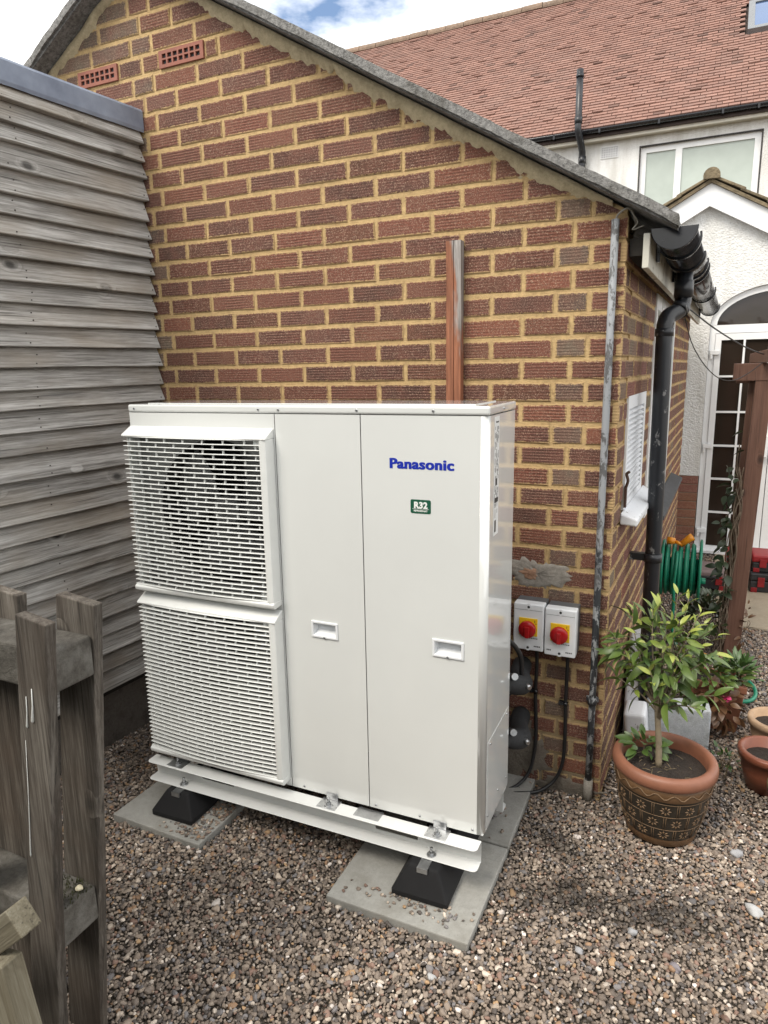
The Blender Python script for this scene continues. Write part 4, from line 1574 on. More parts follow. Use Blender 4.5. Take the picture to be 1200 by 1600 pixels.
pr_ = local(mb, 'front_panel', MAT['white'], unit, fix=False)
weld(pr_.data)
for pl in pr_.data.polygons:
    if abs(pl.normal.x) > 0.05 and abs(pl.normal.y) > 0.05:
        pl.use_smooth = True
# fan panel with two round openings
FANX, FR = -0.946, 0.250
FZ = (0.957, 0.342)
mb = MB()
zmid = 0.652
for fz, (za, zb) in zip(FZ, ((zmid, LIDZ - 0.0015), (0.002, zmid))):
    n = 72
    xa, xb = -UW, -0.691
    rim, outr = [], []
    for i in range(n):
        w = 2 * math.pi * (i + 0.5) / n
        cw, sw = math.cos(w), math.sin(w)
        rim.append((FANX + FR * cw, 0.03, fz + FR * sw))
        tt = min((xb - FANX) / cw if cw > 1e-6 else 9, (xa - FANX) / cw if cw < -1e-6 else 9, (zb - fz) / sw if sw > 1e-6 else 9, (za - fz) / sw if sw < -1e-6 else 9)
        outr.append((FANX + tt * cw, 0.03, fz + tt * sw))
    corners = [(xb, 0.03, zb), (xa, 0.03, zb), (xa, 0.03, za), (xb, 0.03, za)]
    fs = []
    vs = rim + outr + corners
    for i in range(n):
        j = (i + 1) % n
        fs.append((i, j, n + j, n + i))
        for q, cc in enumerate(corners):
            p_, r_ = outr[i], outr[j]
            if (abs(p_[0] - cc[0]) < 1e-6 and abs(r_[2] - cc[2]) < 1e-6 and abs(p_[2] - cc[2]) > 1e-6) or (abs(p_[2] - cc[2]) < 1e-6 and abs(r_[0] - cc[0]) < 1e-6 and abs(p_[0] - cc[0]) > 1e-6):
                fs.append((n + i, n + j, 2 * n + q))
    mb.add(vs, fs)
local(mb, 'fan_plate', plain('shade_grey_fan_plate', (0.27, 0.275, 0.275), 0.5, 0.06, 10, 0.03), unit)  # plate toned grey to carry the shade behind the grilles
mb = MB()
mb.box((-UW, 0.0, 1.246), (-0.6905, 0.0295, LIDZ - 0.0015)).box((-UW, 0.0, 0.642), (-0.6905, 0.0295, 0.674)).box((-UW, 0.0, 0.002), (-0.6905, 0.0295, 0.034))
mb.box((-UW, 0.0, 0.0345), (-1.272, 0.0295, 0.6415)).box((-UW, 0.0, 0.6745), (-1.272, 0.0295, 1.2455)).box((-0.7045, 0.0, 0.0345), (-0.6905, 0.0295, 0.6415)).box((-0.7045, 0.0, 0.6745), (-0.6905, 0.0295, 1.2455))
o = local(mb, 'fan_panel', MAT['white'], unit)
for fz in FZ:
    mb = MB()
    n = 48
    sec = [(FR, 0.0305), (FR, 0.09), (FR + 0.005, 0.13)]
    vs = [(FANX + r_ * math.cos(2 * math.pi * i / n), y_, fz + r_ * math.sin(2 * math.pi * i / n)) for r_, y_ in sec for i in range(n)]
    fs = [(k * n + i, k * n + (i + 1) % n, (k + 1) * n + (i + 1) % n, (k + 1) * n + i) for k in range(2) for i in range(n)]
    mb.add(vs, fs, 0, True)
    mb.box((FANX - 0.29, 0.205, fz - 0.30), (FANX + 0.252, 0.21, fz + 0.30))
    local(mb, 'fan_shroud', MAT['inner'], unit)
    fan = MB()
    fan.tube([(0, 0.06, 0), (0, 0.13, 0)], [0.052, 0.056], 24)
    fo = local(fan, 'fan', MAT['fanplastic'], unit, at=Matrix.Translation((FANX, 0.0, fz)))
    for k in range(3):
        m_ = MB()
        a0 = 2 * math.pi * k / 3 + 0.5
        vs, fs = [], []
        nr, na = 6, 7
        for i in range(nr):
            rr_ = 0.05 + (FR - 0.064) * i / (nr - 1)
            for j in range(na):
                tt = j / (na - 1)
                w = a0 + (tt - 0.5) * (1.35 + 0.35 * i / nr) + 0.35 * (i / nr) ** 2
                vs.append((rr_ * math.cos(w), 0.06 + 0.075 * tt, rr_ * math.sin(w)))
        for i in range(nr - 1):
            for j in range(na - 1):
                fs.append((i * na + j, i * na + j + 1, (i + 1) * na + j + 1, (i + 1) * na + j))
        m_.add(vs, fs, 0, True)
        bl = local(m_, 'blade', MAT['fanplastic'], fo, fix=False)
        sm = bl.modifiers.new('thickness', 'SOLIDIFY')
        sm.thickness = 0.004

# grilles
GX0, GX1 = -1.277, -0.700
gzs = ((0.672, 1.240), (0.034, 0.640))


def bulge(x):
    u_ = (x - GX0) / (GX1 - GX0)
    return -(0.036 + 0.016 * math.sin(math.pi * min(max(u_, 0), 1)))


slat_cache = {}
for (g0, g1) in gzs:
    mb = MB()
    # hood
    mb.prism([(0.0, g1 + 0.010), (-0.004, g1 + 0.010), (-0.050, g1 - 0.016), (-0.052, g1 - 0.022), (-0.046, g1 - 0.024), (0.0, g1 - 0.020)], 0, GX0 - 0.004, GX1 + 0.006)
    # right and left cheeks, lower lip
    mb.prism([(GX1 + 0.006, -0.001), (GX1 + 0.004, -0.046), (GX1 - 0.014, -0.050), (GX1 - 0.022, -0.046), (GX1 - 0.016, -0.001)], 2, g0 + 0.014, g1 - 0.021)
    mb.prism([(GX0 - 0.002, -0.001), (GX0 - 0.004, -0.026), (GX0 + 0.010, -0.030), (GX0 + 0.012, -0.001)], 2, g0 + 0.014, g1 - 0.021)
    mb.prism([(0.0, g0 + 0.016), (-0.046, g0 + 0.016), (-0.052, g0 + 0.010), (-0.050, g0 - 0.002), (-0.042, g0 - 0.008), (0.0, g0 - 0.004)], 0, GX0 - 0.004, GX1 + 0.006)
    gr = local(mb, 'fan_grille', MAT['grille'], unit, bevel=0.003)
    za, zb = g0 + 0.018, g1 - 0.024
    ns = 33 if g1 > 1 else 36
    pit = (zb - za) / ns
    if 's' not in slat_cache:
        m_ = MB()
        n = 14
        sec = [(-0.0085, 0.0), (-0.007, 0.0016), (0.007, 0.0012), (0.007, -0.0012), (-0.007, -0.0016)]
        m_.sweep(sec, lambda i, q: (GX0 - 0.003 + (GX1 - 0.018 - GX0 + 0.003) * i / (n - 1), bulge(GX0 + (GX1 - 0.018 - GX0) * i / (n - 1)) + q[0], q[1]), n)
        slat_cache['s'] = m_.mesh('slat', MAT['grille'])
        fix_normals(slat_cache['s'])
    ties = MB()
    for k in range(ns + 1):
        z = za + k * pit
        local_me(slat_cache['s'], 'slat', gr, at=Matrix.Translation((0, 0, z)))
        if k < ns:
            x = GX0 + 0.025 + (0.0395 if k % 2 else 0.0)
            while x < GX1 - 0.03:
                yb = bulge(x)
                ties.box((x - 0.0014, yb - 0.0025, z + 0.0015), (x + 0.0014, yb + 0.005, z + pit - 0.0015))
                x += 0.079
    tag(local(ties, 'tie_bars', MAT['grille'], gr), kind='stuff')
    # moulded corner bosses
    cb = MB()
    cb.box((GX1 - 0.050, -0.034, zb - 0.024), (GX1 - 0.018, -0.004, zb - 0.002))
    cb.box((GX1 - 0.050, -0.034, za + 0.002), (GX1 - 0.018, -0.004, za + 0.024))
    local(cb, 'corner_boss', MAT['grille'], gr)

# lid
mb = MB()
mb.box((-UW - 0.003, -0.003, LIDZ), (0.003, UD + 0.003, UH))
lid = local(mb, 'lid', MAT['white'], unit, bevel=0.007, seg=3)
mb = MB().box((-UW + 0.05, 0.04, UH), (-0.05, UD - 0.04, UH + 0.003))
local(mb, 'lid_pressing', MAT['white'], lid, bevel=0.003)
# handles
for h in (H1, H2):
    us = [h[0], h[0] + 0.0085, h[1] - 0.0085, h[1]]
    zs = [h[2], h[2] + 0.0085, h[3] - 0.0085, h[3]]
    hd = local(plate(us, zs, [(us[1], us[2], zs[1], zs[2])], -0.0045, -0.0001), 'handle', MAT['boxwhite'], unit, fix=False)
    weld(hd.data)
    b = hd.modifiers.new('bevel', 'BEVEL')
    b.width = 0.003
    b.segments = 2
    mb = MB()
    x0, x1, z0, z1 = us[1] - 0.0008, us[2] + 0.0008, zs[1] - 0.0008, zs[2] + 0.0008
    vs = [(x0, -0.0005, z0), (x1, -0.0005, z0), (x1, -0.0005, z1), (x0, -0.0005, z1), (x0 + 0.004, 0.024, z0 + 0.012), (x1 - 0.004, 0.024, z0 + 0.012), (x1 - 0.004, 0.024, z1 + 0.004), (x0 + 0.004, 0.024, z1 + 0.004)]
    mb.add(vs, [(4, 5, 6, 7), (0, 4, 7, 3), (1, 2, 6, 5), (0, 1, 5, 4), (3, 7, 6, 2)])
    local(mb, 'pocket', MAT['boxwhite'], hd)
# screws
m_ = MB()
m_.tube([(0, 0.002, 0), (0, -0.0012, 0), (0, -0.0026, 0)], [0.0042, 0.0042, 0.0028], 12)
m_.box((-0.0024, -0.0031, -0.0005), (0.0024, -0.0025, 0.0005), 1)
m_.box((-0.0005, -0.0032, -0.0024), (0.0005, -0.0025, 0.0024), 1)
screw = m_.mesh('screw', [MAT['zinc'], MAT['inner']])
fix_normals(screw)
for x, z, y in [(-1.256, 1.309, -0.003), (-0.746, 1.309, -0.003), (-0.672, 1.309, -0.003), (-0.400, 1.309, -0.003), (-0.160, 1.309, -0.003), (-0.640, 0.014, 0), (-0.513, 0.014, 0), (-0.366, 0.014, 0), (-0.211, 0.016, 0), (-0.035, 0.016, 0), (-0.536, 0.578, -0.0045), (-0.116, 0.578, -0.0045)]:
    local_me(screw, 'screw', unit, at=Matrix.Translation((x, y, z)) @ Matrix.Rotation(rnd.uniform(0, 1.5), 4, 'Y'))
RX = Matrix.Rotation(math.pi / 2, 4, 'Z')
for y, z, x in [(0.15, 1.309, 0.003), (0.045, 0.045, 0), (0.27, 0.045, 0), (0.06, 0.285, 0.0012), (0.265, 0.285, 0.0012), (0.16, 0.065, 0.0012)]:
    local_me(screw, 'screw', unit, at=Matrix.Translation((x, y, z)) @ RX)
mb = MB().box((0.0002, 0.035, 0.052), (0.0013, UD - 0.006, 0.300))
local(mb, 'side_panel', MAT['white'], unit, bevel=0.0005)
# lettering and badge
RXm = Matrix.Rotation(math.pi / 2, 4, 'X')
me = text_mesh('Panasonic', 0.0405, MAT['logo'], 0.0002, 0.0009, space=1.07)
bm = bmesh.new()
bm.from_mesh(me)
src = bm.verts[:] + bm.edges[:] + bm.faces[:]
for q, dx_ in enumerate((-0.0013, 0.0013)):            # heavier strokes: the same letters, shifted a hair
    g_ = bmesh.ops.duplicate(bm, geom=src)['geom']
    bmesh.ops.translate(bm, verts=[e for e in g_ if isinstance(e, bmesh.types.BMVert)], vec=(dx_, 0, 0.00006 * (q + 1)))
bm.to_mesh(me)
bm.free()
xs = [v.co.x for v in me.vertices]
k_ = 0.199 / (max(xs) - min(xs))
local_me(me, 'lettering', unit, at=Matrix.Translation((-0.298, -0.0005, 1.1425)) @ RXm @ Matrix.Diagonal((k_, 1.03, 1, 1)))
mb = MB()
bw, bh, br_ = 0.0315, 0.0205, 0.005
pts = []
for (sx_, sz_, a0) in ((1, 1, 0), (-1, 1, 90), (-1, -1, 180), (1, -1, 270)):
    for q in range(5):
        w = R(a0 + q * 22.5)
        pts.append((sx_ * (bw - br_) + br_ * math.cos(w), sz_ * (bh - br_) + br_ * math.sin(w)))
mb.prism(pts, 1, -0.0009, -0.0001)
bd = local(mb, 'badge', MAT['green_badge'], unit, at=Matrix.Translation((-0.2005, 0, 1.032)))
me = text_mesh('R32', 0.0255, MAT['print_white'], 0.0003, 0.0012, 'CENTER', 1.06)
local_me(me, 'lettering', bd, at=Matrix.Translation((0, -0.0012, -0.0045)) @ RXm)
me = text_mesh('REFRIGERANT', 0.0068, MAT['print_white'], 0.0003, 0.0002, 'CENTER')
local_me(me, 'lettering', bd, at=Matrix.Translation((0, -0.0012, -0.0150)) @ RXm)
mb = MB().box((-0.026, -0.0014, -0.0075), (0.026, -0.0009, -0.0068))
local(mb, 'badge_line', MAT['print_white'], bd)
# rating label on the right-hand side
lab = local(MB().box((0.0001, 0.060, 0.945), (0.0006, 0.112, 1.290)), 'rating_label', MAT['label'], unit)
pm = MB()
lr = random.Random(21)
for cidx, yy in enumerate((0.067, 0.074, 0.081, 0.088, 0.095, 0.102)):
    z = 1.262
    while z > 1.02:
        l_ = lr.uniform(0.006, 0.026)
        if lr.random() < 0.72:
            pm.box((0.0006, yy, z - l_), (0.0008, yy + 0.0032, z))
        z -= l_ + lr.uniform(0.003, 0.012)
pm.box((0.0006, 0.070, 0.955), (0.0008, 0.086, 0.990))
pm.box((0.0006, 0.066, 1.042), (0.0009, 0.106, 1.056))
pm.box((0.0006, 0.074, 1.092), (0.0009, 0.094, 1.112))
local(pm, 'label_print', MAT['print_black'], lab)
me = text_mesh('Panasonic', 0.0085, MAT['print_black'], 0.0002, 0.0001)
local_me(me, 'lettering', lab, at=Matrix.Translation((0.0007, 0.072, 1.272)) @ Matrix.Rotation(math.pi / 2, 4, 'Z') @ RXm)

# feet brackets of the unit on the front rail
br_m = MB()
br_m.box((-0.036, -0.052, -0.0125), (0.036, 0.004, -0.0095))
br_m.box((-0.022, -0.002, -0.0095), (0.022, 0.001, 0.016))
br_m.prism([(-0.006, -0.0095), (0.0, 0.014), (-0.040, -0.0095)], 0, -0.0225, -0.0205) if False else None
br_mesh = br_m.mesh('foot_bracket', MAT['zinc'])
fix_normals(br_mesh)
bolt = MB()
bolt.tube([(0, 0, 0), (0, 0, 0.003)], 0.015, 20)
bolt.tube([(0, 0, 0.003), (0, 0, 0.010)], 0.0095, 6, smooth=False)
bolt.tube([(0, 0, 0.010), (0, 0, 0.026)], 0.0050, 10)
bolt_mesh = bolt.mesh('bolt', MAT['zinc'])
fix_normals(bolt_mesh)
for x, bo in ((-1.172, True), (-0.530, True), (-0.142, True)):
    b_ = local_me(br_mesh, 'foot_bracket', unit, 0.002, 2, at=Matrix.Translation((x, -0.002, 0)))
    local_me(bolt_mesh, 'bolt', b_, at=Matrix.Translation((0.0, -0.028, -0.0094)))
mb = MB().box((-0.046, -0.046, -0.0125), (0.046, 0.004, -0.0095))
local(mb, 'drain_bracket', MAT['zinc'], unit, bevel=0.006, at=Matrix.Translation((-0.384, -0.002, 0)))

# pipe tails with foam and brass at the back
for i, (z, yy) in enumerate(((0.345, 0.36), (0.135, 0.37))):
    mb = MB()
    mb.tube([(-0.05, UD + 0.001, z), (-0.05, UD + 0.03, z)], 0.03, 16)
    tail = local(mb, 'pipe_tail', MAT['zinc'], unit)
    mb = MB()
    mb.tube(bez([(-0.05, UD + 0.03, z), (-0.03, UD + 0.07, z), (0.005, UD + 0.10, z - 0.015), (0.012, UD + 0.15, z - 0.03), (-0.02, UD + 0.24, z - 0.04), (-0.03, UD + 0.33, z - 0.04)], 20), 0.036, 14)
    local(mb, 'insulation', MAT['foam'], tail)
    mb = MB()
    mb.tube([(0.035, UD + 0.10, z - 0.008), (0.052, UD + 0.085, z - 0.012)], 0.008, 12)
    mb.tube([(0.0, UD + 0.06, z + 0.033), (0.008, UD + 0.045, z + 0.040)], 0.012, 12)
    local(mb, 'valve', MAT['zinc'], tail)

# ------------------------------------------------------------------ mounting rails, feet, slabs
RM = Matrix.Translation((-0.2643, -0.6454, 0.0)) @ UM
for nm, sgn, yy, lab_, in (('front', -1, -0.010, 'front white steel channel rail under the heat pump'), ('back', 1, UD - 0.04, 'rear white steel channel rail at the back of the heat pump')):
    x0, x1 = -1.295, -0.004
    web = [(-1.080, -0.935, 0.140, 0.166), (-0.365, -0.215, 0.132, 0.160)]
    us = sorted([x0, x1] + [q for w in web for q in w[:2]])
    zs = sorted(set([0.1185, 0.1875] + [q for w in web for q in w[2:]]))
    mb = grid_wall(us, zs, web, 0.0, 0.0025, lambda u, d, z: (u, yy + (d if sgn < 0 else -d), z))
    fl = 0.052
    for z in (0.1160, 0.1875):
        a, b = (yy - fl, yy + 0.0025) if sgn < 0 else (yy - 0.0025, yy + fl)
        rr_ = 0.016
        ye = a if sgn < 0 else b
        yi = b if sgn < 0 else a
        d_ = 1 if sgn < 0 else -1
        poly = [(x0, yi)] + [(x0 + rr_ - rr_ * math.cos(R(18 * i)), ye + d_ * (rr_ - rr_ * math.sin(R(18 * i)))) for i in range(6)] + [(x1 - rr_ + rr_ * math.sin(R(18 * i)), ye + d_ * (rr_ - rr_ * math.cos(R(18 * i)))) for i in range(6)] + [(x1, yi)]
        mb.prism(poly, 2, z, z + 0.0025)
    for x in (-1.2, -0.9, -0.6, -0.075):
        pass
    rl = build(mb, 'mounting_rail', MAT['rail'], None, bevel=0.0006, seg=1, mat4=RM)
    tag(rl, lab_, 'mounting rail', 'rails under the heat pump')
    for x in (-1.142, -0.157):
        local_me(bolt_mesh, 'bolt', rl, at=Matrix.Translation((x, yy - 0.03 if sgn < 0 else yy + 0.03, 0.1185)))

foot_labels = ('left black rubber foot under the mounting rails, nearer the grey shed', 'right black rubber foot on the front concrete slab')
for xf, lb in zip((-1.410, -0.434), foot_labels):
    mb = MB()
    zb_, zt_ = 0.0205, 0.1135
    hw, tw = 0.092, 0.048
    y0, y1 = -0.786, -0.215
    vs = [(-hw, y0, zb_), (hw, y0, zb_), (hw, y1, zb_), (-hw, y1, zb_), (-tw, y0 + 0.042, zt_), (tw, y0 + 0.042, zt_), (tw, y1 - 0.04, zt_), (-tw, y1 - 0.04, zt_),
          (-hw, y0, zb_ + 0.02), (hw, y0, zb_ + 0.02), (hw, y1, zb_ + 0.02), (-hw, y1, zb_ + 0.02)]
    mb.add(vs, [(0, 3, 2, 1), (4, 5, 6, 7), (8, 9, 5, 4), (9, 10, 6, 5), (10, 11, 7, 6), (11, 8, 4, 7), (0, 1, 9, 8), (1, 2, 10, 9), (2, 3, 11, 10), (3, 0, 8, 11)])
    M = Matrix.Translation((xf, 0, 0)) @ Matrix.Translation((0, -0.5, 0)) @ Matrix.Rotation(0.03, 4, 'Z') @ Matrix.Translation((0, 0.5, 0))
    ft = build(mb, 'rubber_foot', MAT['rubber'], None, bevel=0.007, seg=3, mat4=M)
    tag(ft, lb, 'rubber foot', 'rubber feet under the heat pump')
    m_ = MB()
    sec = [(-0.0155, 0.0), (-0.0155, 0.0020), (-0.0140, 0.0020), (-0.0140, -0.012), (0.0140, -0.012), (0.0140, 0.0020), (0.0155, 0.0020), (0.0155, 0.0)]
    m_.box((-0.017, y0 + 0.036, zt_ - 0.001), (-0.0095, y1 - 0.045, zt_ + 0.0022))
    m_.box((0.0095, y0 + 0.036, zt_ - 0.001), (0.017, y1 - 0.045, zt_ + 0.0022))
    m_.box((-0.0095, y0 + 0.036, zt_ - 0.001), (0.0095, y1 - 0.045, zt_ + 0.0004))
    m_.box((-0.0172, y0 + 0.030, zt_ - 0.014), (0.0172, y0 + 0.0355, zt_ + 0.0022))
    local(m_, 'slot_channel', MAT['zinc'], ft)

slab_specs = [((-0.471, -0.655), 0.0, 'pale square concrete slab under the right rubber foot, nearest the camera', 0.464, 0.436),
              ((-0.474, -0.214), 0.01, 'concrete slab behind it, against the garage wall', 0.464, 0.432),
              ((-1.425, -0.640), -0.02, 'concrete slab half buried in gravel under the left rubber foot', 0.41, 0.41),
              ((-1.42, -0.205), 0.01, 'gravel-strewn concrete slab under the back of the heat pump, left end', 0.44, 0.42)]
SLABS = []
for (cx_, cy_), an, lb, wx, wy in slab_specs:
    mb = MB()
    ch = 0.018
    mb.prism([(-wx / 2, -wy / 2), (wx / 2, -wy / 2), (wx / 2, wy / 2), (-wx / 2, wy / 2)], 2, -0.025, 0.0195)
    M = Matrix.Translation((cx_, cy_, 0)) @ Matrix.Rotation(an, 4, 'Z')
    s_ = build(mb, 'paving_slab', MAT['slab'], None, bevel=0.004, seg=2, mat4=M)
    tag(s_, lb, 'paving slab', 'slabs under the heat pump')
    SLABS.append((cx_, cy_, wx / 2, wy / 2))

# ------------------------------------------------------------------ rotary isolators, cables
iso_labels = ('white isolator with red rotary knob beside the heat pump, left of the pair', 'white isolator with red rotary knob nearest the grey conduit, right of the pair')
ISO = ((-0.267, 0.690), (-0.152, 0.684))
iso_proto = None
for (xc, zc), lb in zip(ISO, iso_labels):
    it = empty('isolator_switch', (xc, 0.0, zc), lb, 'isolator', 'isolators on the garage wall')
    hw, hh = 0.0545, 0.0885
    local(MB().box((-hw, -0.050, -hh), (hw, -0.0005, hh)), 'back_box', MAT['boxgrey'], it, bevel=0.003)
    cv = local(MB().box((-hw - 0.0012, -0.094, -hh - 0.0012), (hw + 0.0012, -0.0505, hh + 0.0012)), 'cover', MAT['boxwhite'], it, bevel=0.005, seg=3)
    for zz in (0.078, -0.078):
        m_ = MB().tube([(0.0, -0.0938, zz), (0.0, -0.0955, zz)], 0.012, 20)
        local(m_, 'screw_boss', MAT['boxwhite'], cv)
        m_ = MB().tube([(0.0, -0.0950, zz), (0.0, -0.0962, zz)], 0.0048, 14)
        local(m_, 'cover_screw', MAT['inner'], cv)
    local(MB().box((-hw + 0.004, -0.0945, 0.0655), (hw - 0.004, -0.0938, 0.0665)), 'cover_seam', MAT['boxgrey'], cv)
    local(MB().box((-0.034, -0.0975, -0.032), (0.034, -0.0938, 0.036)), 'yellow_plate', MAT['yellow'], it, bevel=0.0015)
    kn = MB()
    prof = [(0.0, 0), (0.030, 0.0), (0.0315, 0.004), (0.0315, 0.016), (0.029, 0.020), (0.010, 0.021), (0.0, 0.021)]
    kn.lathe(prof, 40)
    kb = local(kn, 'knob', MAT['red'], it, at=Matrix.Translation((-0.001, -0.0976, -0.004)) @ RXm)
    m_ = MB()
    m_.prism([(-0.0095, 0.010), (0.0095, 0.010), (0.0075, -0.0335), (-0.0075, -0.0335)], 1, -0.1235, -0.112)
    local(m_, 'knob_grip', MAT['red'], it, bevel=0.003, at=Matrix.Translation((0.0, 0.0, 0.0)))
    pm = MB()
    pm.box((0.023, -0.0980, 0.021), (0.0246, -0.0973, 0.030))
    pm.box((0.026, -0.0980, 0.016), (0.031, -0.0973, 0.018))
    for q in range(5):
        pm.box((0.004 + q * 0.0065, -0.0946, -0.043), (0.0085 + q * 0.0065, -0.0940, -0.0395))
    for q in range(4):
        pm.box((0.022 + q * 0.006, -0.0946, -0.0735), (0.0262 + q * 0.006, -0.0940, -0.0690))
    if xc > -0.2:
        for q in range(3):
            pm.box((-0.046 + q * 0.0055, -0.0946, -0.0715), (-0.042 + q * 0.0055, -0.0940, -0.0660))
    local(pm, 'printed_marks', MAT['print_black'], it)
    local(MB().tube([(0.020, -0.028, -hh - 0.012), (0.020, -0.028, -hh + 0.001)], 0.0125, 12), 'cable_gland', MAT['blackpl'], it)

cables = [([(-0.247, -0.028, 0.592), (-0.247, -0.022, 0.50), (-0.251, -0.014, 0.40), (-0.246, -0.012, 0.28), (-0.246, -0.014, 0.17), (-0.262, -0.035, 0.07), (-0.30, -0.075, 0.022), (-0.345, -0.11, 0.012), (-0.40, -0.16, 0.02), (-0.44, -0.28, 0.06)], 'black cable dropping from the left isolator and curling under the heat pump', (-0.2505, 0.402)),
          ([(-0.132, -0.028, 0.586), (-0.134, -0.020, 0.48), (-0.136, -0.013, 0.37), (-0.134, -0.012, 0.22), (-0.140, -0.016, 0.12), (-0.165, -0.035, 0.055), (-0.215, -0.07, 0.018), (-0.28, -0.105, 0.014), (-0.36, -0.14, 0.012), (-0.44, -0.2, 0.02)], 'black cable dropping from the right isolator to the gravel', (-0.136, 0.372))]
for pts, lb, (cx_, cz_) in cables:
    cb = tag(build(MB().tube(bez(pts, 60), 0.0068, 10), 'power_cable', MAT['cable']), lb, 'cable', 'power cables on the garage wall')
    m_ = MB().box((cx_ - 0.026, -0.016, cz_ - 0.006), (cx_ - 0.006, -0.001, cz_ + 0.008)).tube([(cx_, -0.0135, cz_ - 0.006), (cx_, -0.0135, cz_ + 0.008)], 0.0092, 12).tube([(cx_ - 0.016, -0.020, cz_ + 0.001), (cx_ - 0.016, -0.014, cz_ + 0.001)], 0.004, 8)
    build(m_, 'cable_clip', MAT['blackpl'], cb)
tag(build(MB().tube(bez([(-0.35, -0.30, 0.66), (-0.315, -0.285, 0.715), (-0.285, -0.262, 0.69), (-0.262, -0.235, 0.64), (-0.258, -0.22, 0.58), (-0.262, -0.225, 0.52), (-0.30, -0.26, 0.49)], 40), 0.0085, 10), 'heater_cable', MAT['cable']), 'short thick black cable looping out behind the right edge of the heat pump', 'cable')

# ------------------------------------------------------------------ conduit and batten against the wall
cd = MB()
cd.tube([(-0.037, -0.020, 2.085), (-0.038, -0.020, 1.6), (-0.039, -0.021, 1.0), (-0.038, -0.021, 0.45), (-0.040, -0.021, 0.0)], 0.0125, 14)
cdo = tag(build(cd, 'wall_conduit', MAT['conduit']), 'peeling grey and black steel conduit running up the garage corner', 'pipe')
build(MB().tube([(-0.0385, -0.021, 0.395), (-0.0385, -0.021, 0.425)], 0.0165, 12).box((-0.062, -0.012, 0.402), (-0.018, -0.002, 0.418)), 'saddle', MAT['conduit'], cdo)
build(MB().tube([(-0.0395, -0.021, -0.01), (-0.0395, -0.021, 0.085)], 0.0168, 14), 'base_sleeve', MAT['cementpatch'], cdo)
mb = MB()
n = 30


def pfb(i, q):
    z = 1.075 * (2 * i / (n - 1) - 1) + 0
    j = 0.0012 * mnoise.noise(Vector((z * 6, q[0] * 90, q[1] * 70)))
    return (q[0] + j, q[1] + j, z)


w_ = 0.0275
mb.sweep([(-w_, -0.016), (-0.001, -0.0165), (0.0005, -0.008), (0.0020, -0.0165), (w_, -0.016), (w_, 0.018), (-w_, 0.018)], pfb, n)
bt = build(mb, 'timber_batten', MAT['redbatten'], None, mat4=Matrix.Translation((-0.578, -0.0215, 0.992)) @ Matrix.Rotation(0.001, 4, 'X') @ Matrix.Rotation(-0.002, 4, 'Y'))
tag(bt, 'upright reddish split timber batten leaning on the bricks behind the heat pump', 'timber')

# ------------------------------------------------------------------ fence at the lower left
FS = 0.12


def fsh(o_):
    for v in o_.data.vertices:
        wz = v.co.z
        v.co.x += FS * (wz - 1.1)


fence = empty('picket_fence', (-1.0, -1.55, 0), 'old grey timber fence with broad pales, lower left foreground', 'fence')


def pale(x0, x1, y0, y1, z0, z1, seed, mat, name='pale'):
    m_ = MB()
    n = 16

    def pf(i, q):
        z = z0 + (z1 - z0) * i / (n - 1)
        x = x0 if q[0] == 0 else x1
        y = y0 if q[1] == 0 else y1
        j = 0.0022 * mnoise.noise(Vector((z * 5, q[0] * 7 + seed, q[1] * 3)))
        top = -0.012 * q[0] * (i == n - 1) + 0.005 * mnoise.noise(Vector((seed, q[0] * 3, q[1] * 4))) * (i == n - 1)
        return (x + j + FS * (z - 1.1), y + j * 0.6, z + top)
    m_.sweep([(0, 0), (1, 0), (1, 1), (0, 1)], pf, n)
    return build(m_, name, mat, fence, bevel=0.003)


pale(-0.930, -0.846, -1.627, -1.602, -0.05, 1.172, 1.0, MAT['fence'])
pale(-0.970, -0.860, -1.499, -1.474, -0.05, 1.168, 2.0, MAT['fence'])
pale(-1.205, -1.092, -1.499, -1.474, -0.05, 1.160, 3.0, MAT['fence'])
pale(-1.165, -1.080, -1.627, -1.602, -0.05, 1.165, 4.0, MAT['fence'])
pale(-1.400, -1.312, -1.627, -1.602, -0.05, 1.175, 5.0, MAT['fence'])
pale(-1.440, -1.325, -1.499, -1.474, -0.05, 1.165, 6.0, MAT['fence'])
for z0, z1 in ((1.000, 1.090), (0.370, 0.460)):
    m_ = MB()
    n = 14
    x1 = -0.862 + FS * (z0 - 1.05)

    def pf(i, q, x1=x1, z0=z0, z1=z1):
        x = x1 - (1.5) * (1 - i / (n - 1))
        j = 0.004 * mnoise.noise(Vector((x * 8, q[0] * 9, q[1] * 5)))
        return (x + (0.006 * mnoise.noise(Vector((q[0] * 3, q[1] * 4, z0))) if i == n - 1 else 0), -1.6015 + 0.102 * q[0] + j * (1 if q[0] else 0), (z0, z1)[q[1]] + j)
    m_.sweep([(0, 0), (1, 0), (1, 1), (0, 1)], pf, n)
    build(m_, 'rail', MAT['fence_rail'], fence, bevel=0.006)
m_ = MB()
for i in range(420):
    a = Vector((-0.945 - rnd.uniform(0, 0.10), -1.59 + rnd.uniform(0, 0.085), 0.459))
    d = Vector((rnd.uniform(-0.4, 0.4), rnd.uniform(-0.4, 0.4), 1)).normalized() * rnd.uniform(0.006, 0.018)
    s_ = Vector((rnd.uniform(-1, 1), rnd.uniform(-1, 1), 0)) * 0.0018
    m_.add([a - s_, a + s_, a + d], [(0, 1, 2)])
tag(build(m_, 'moss', MAT['moss'], fence, fix=False), kind='stuff')
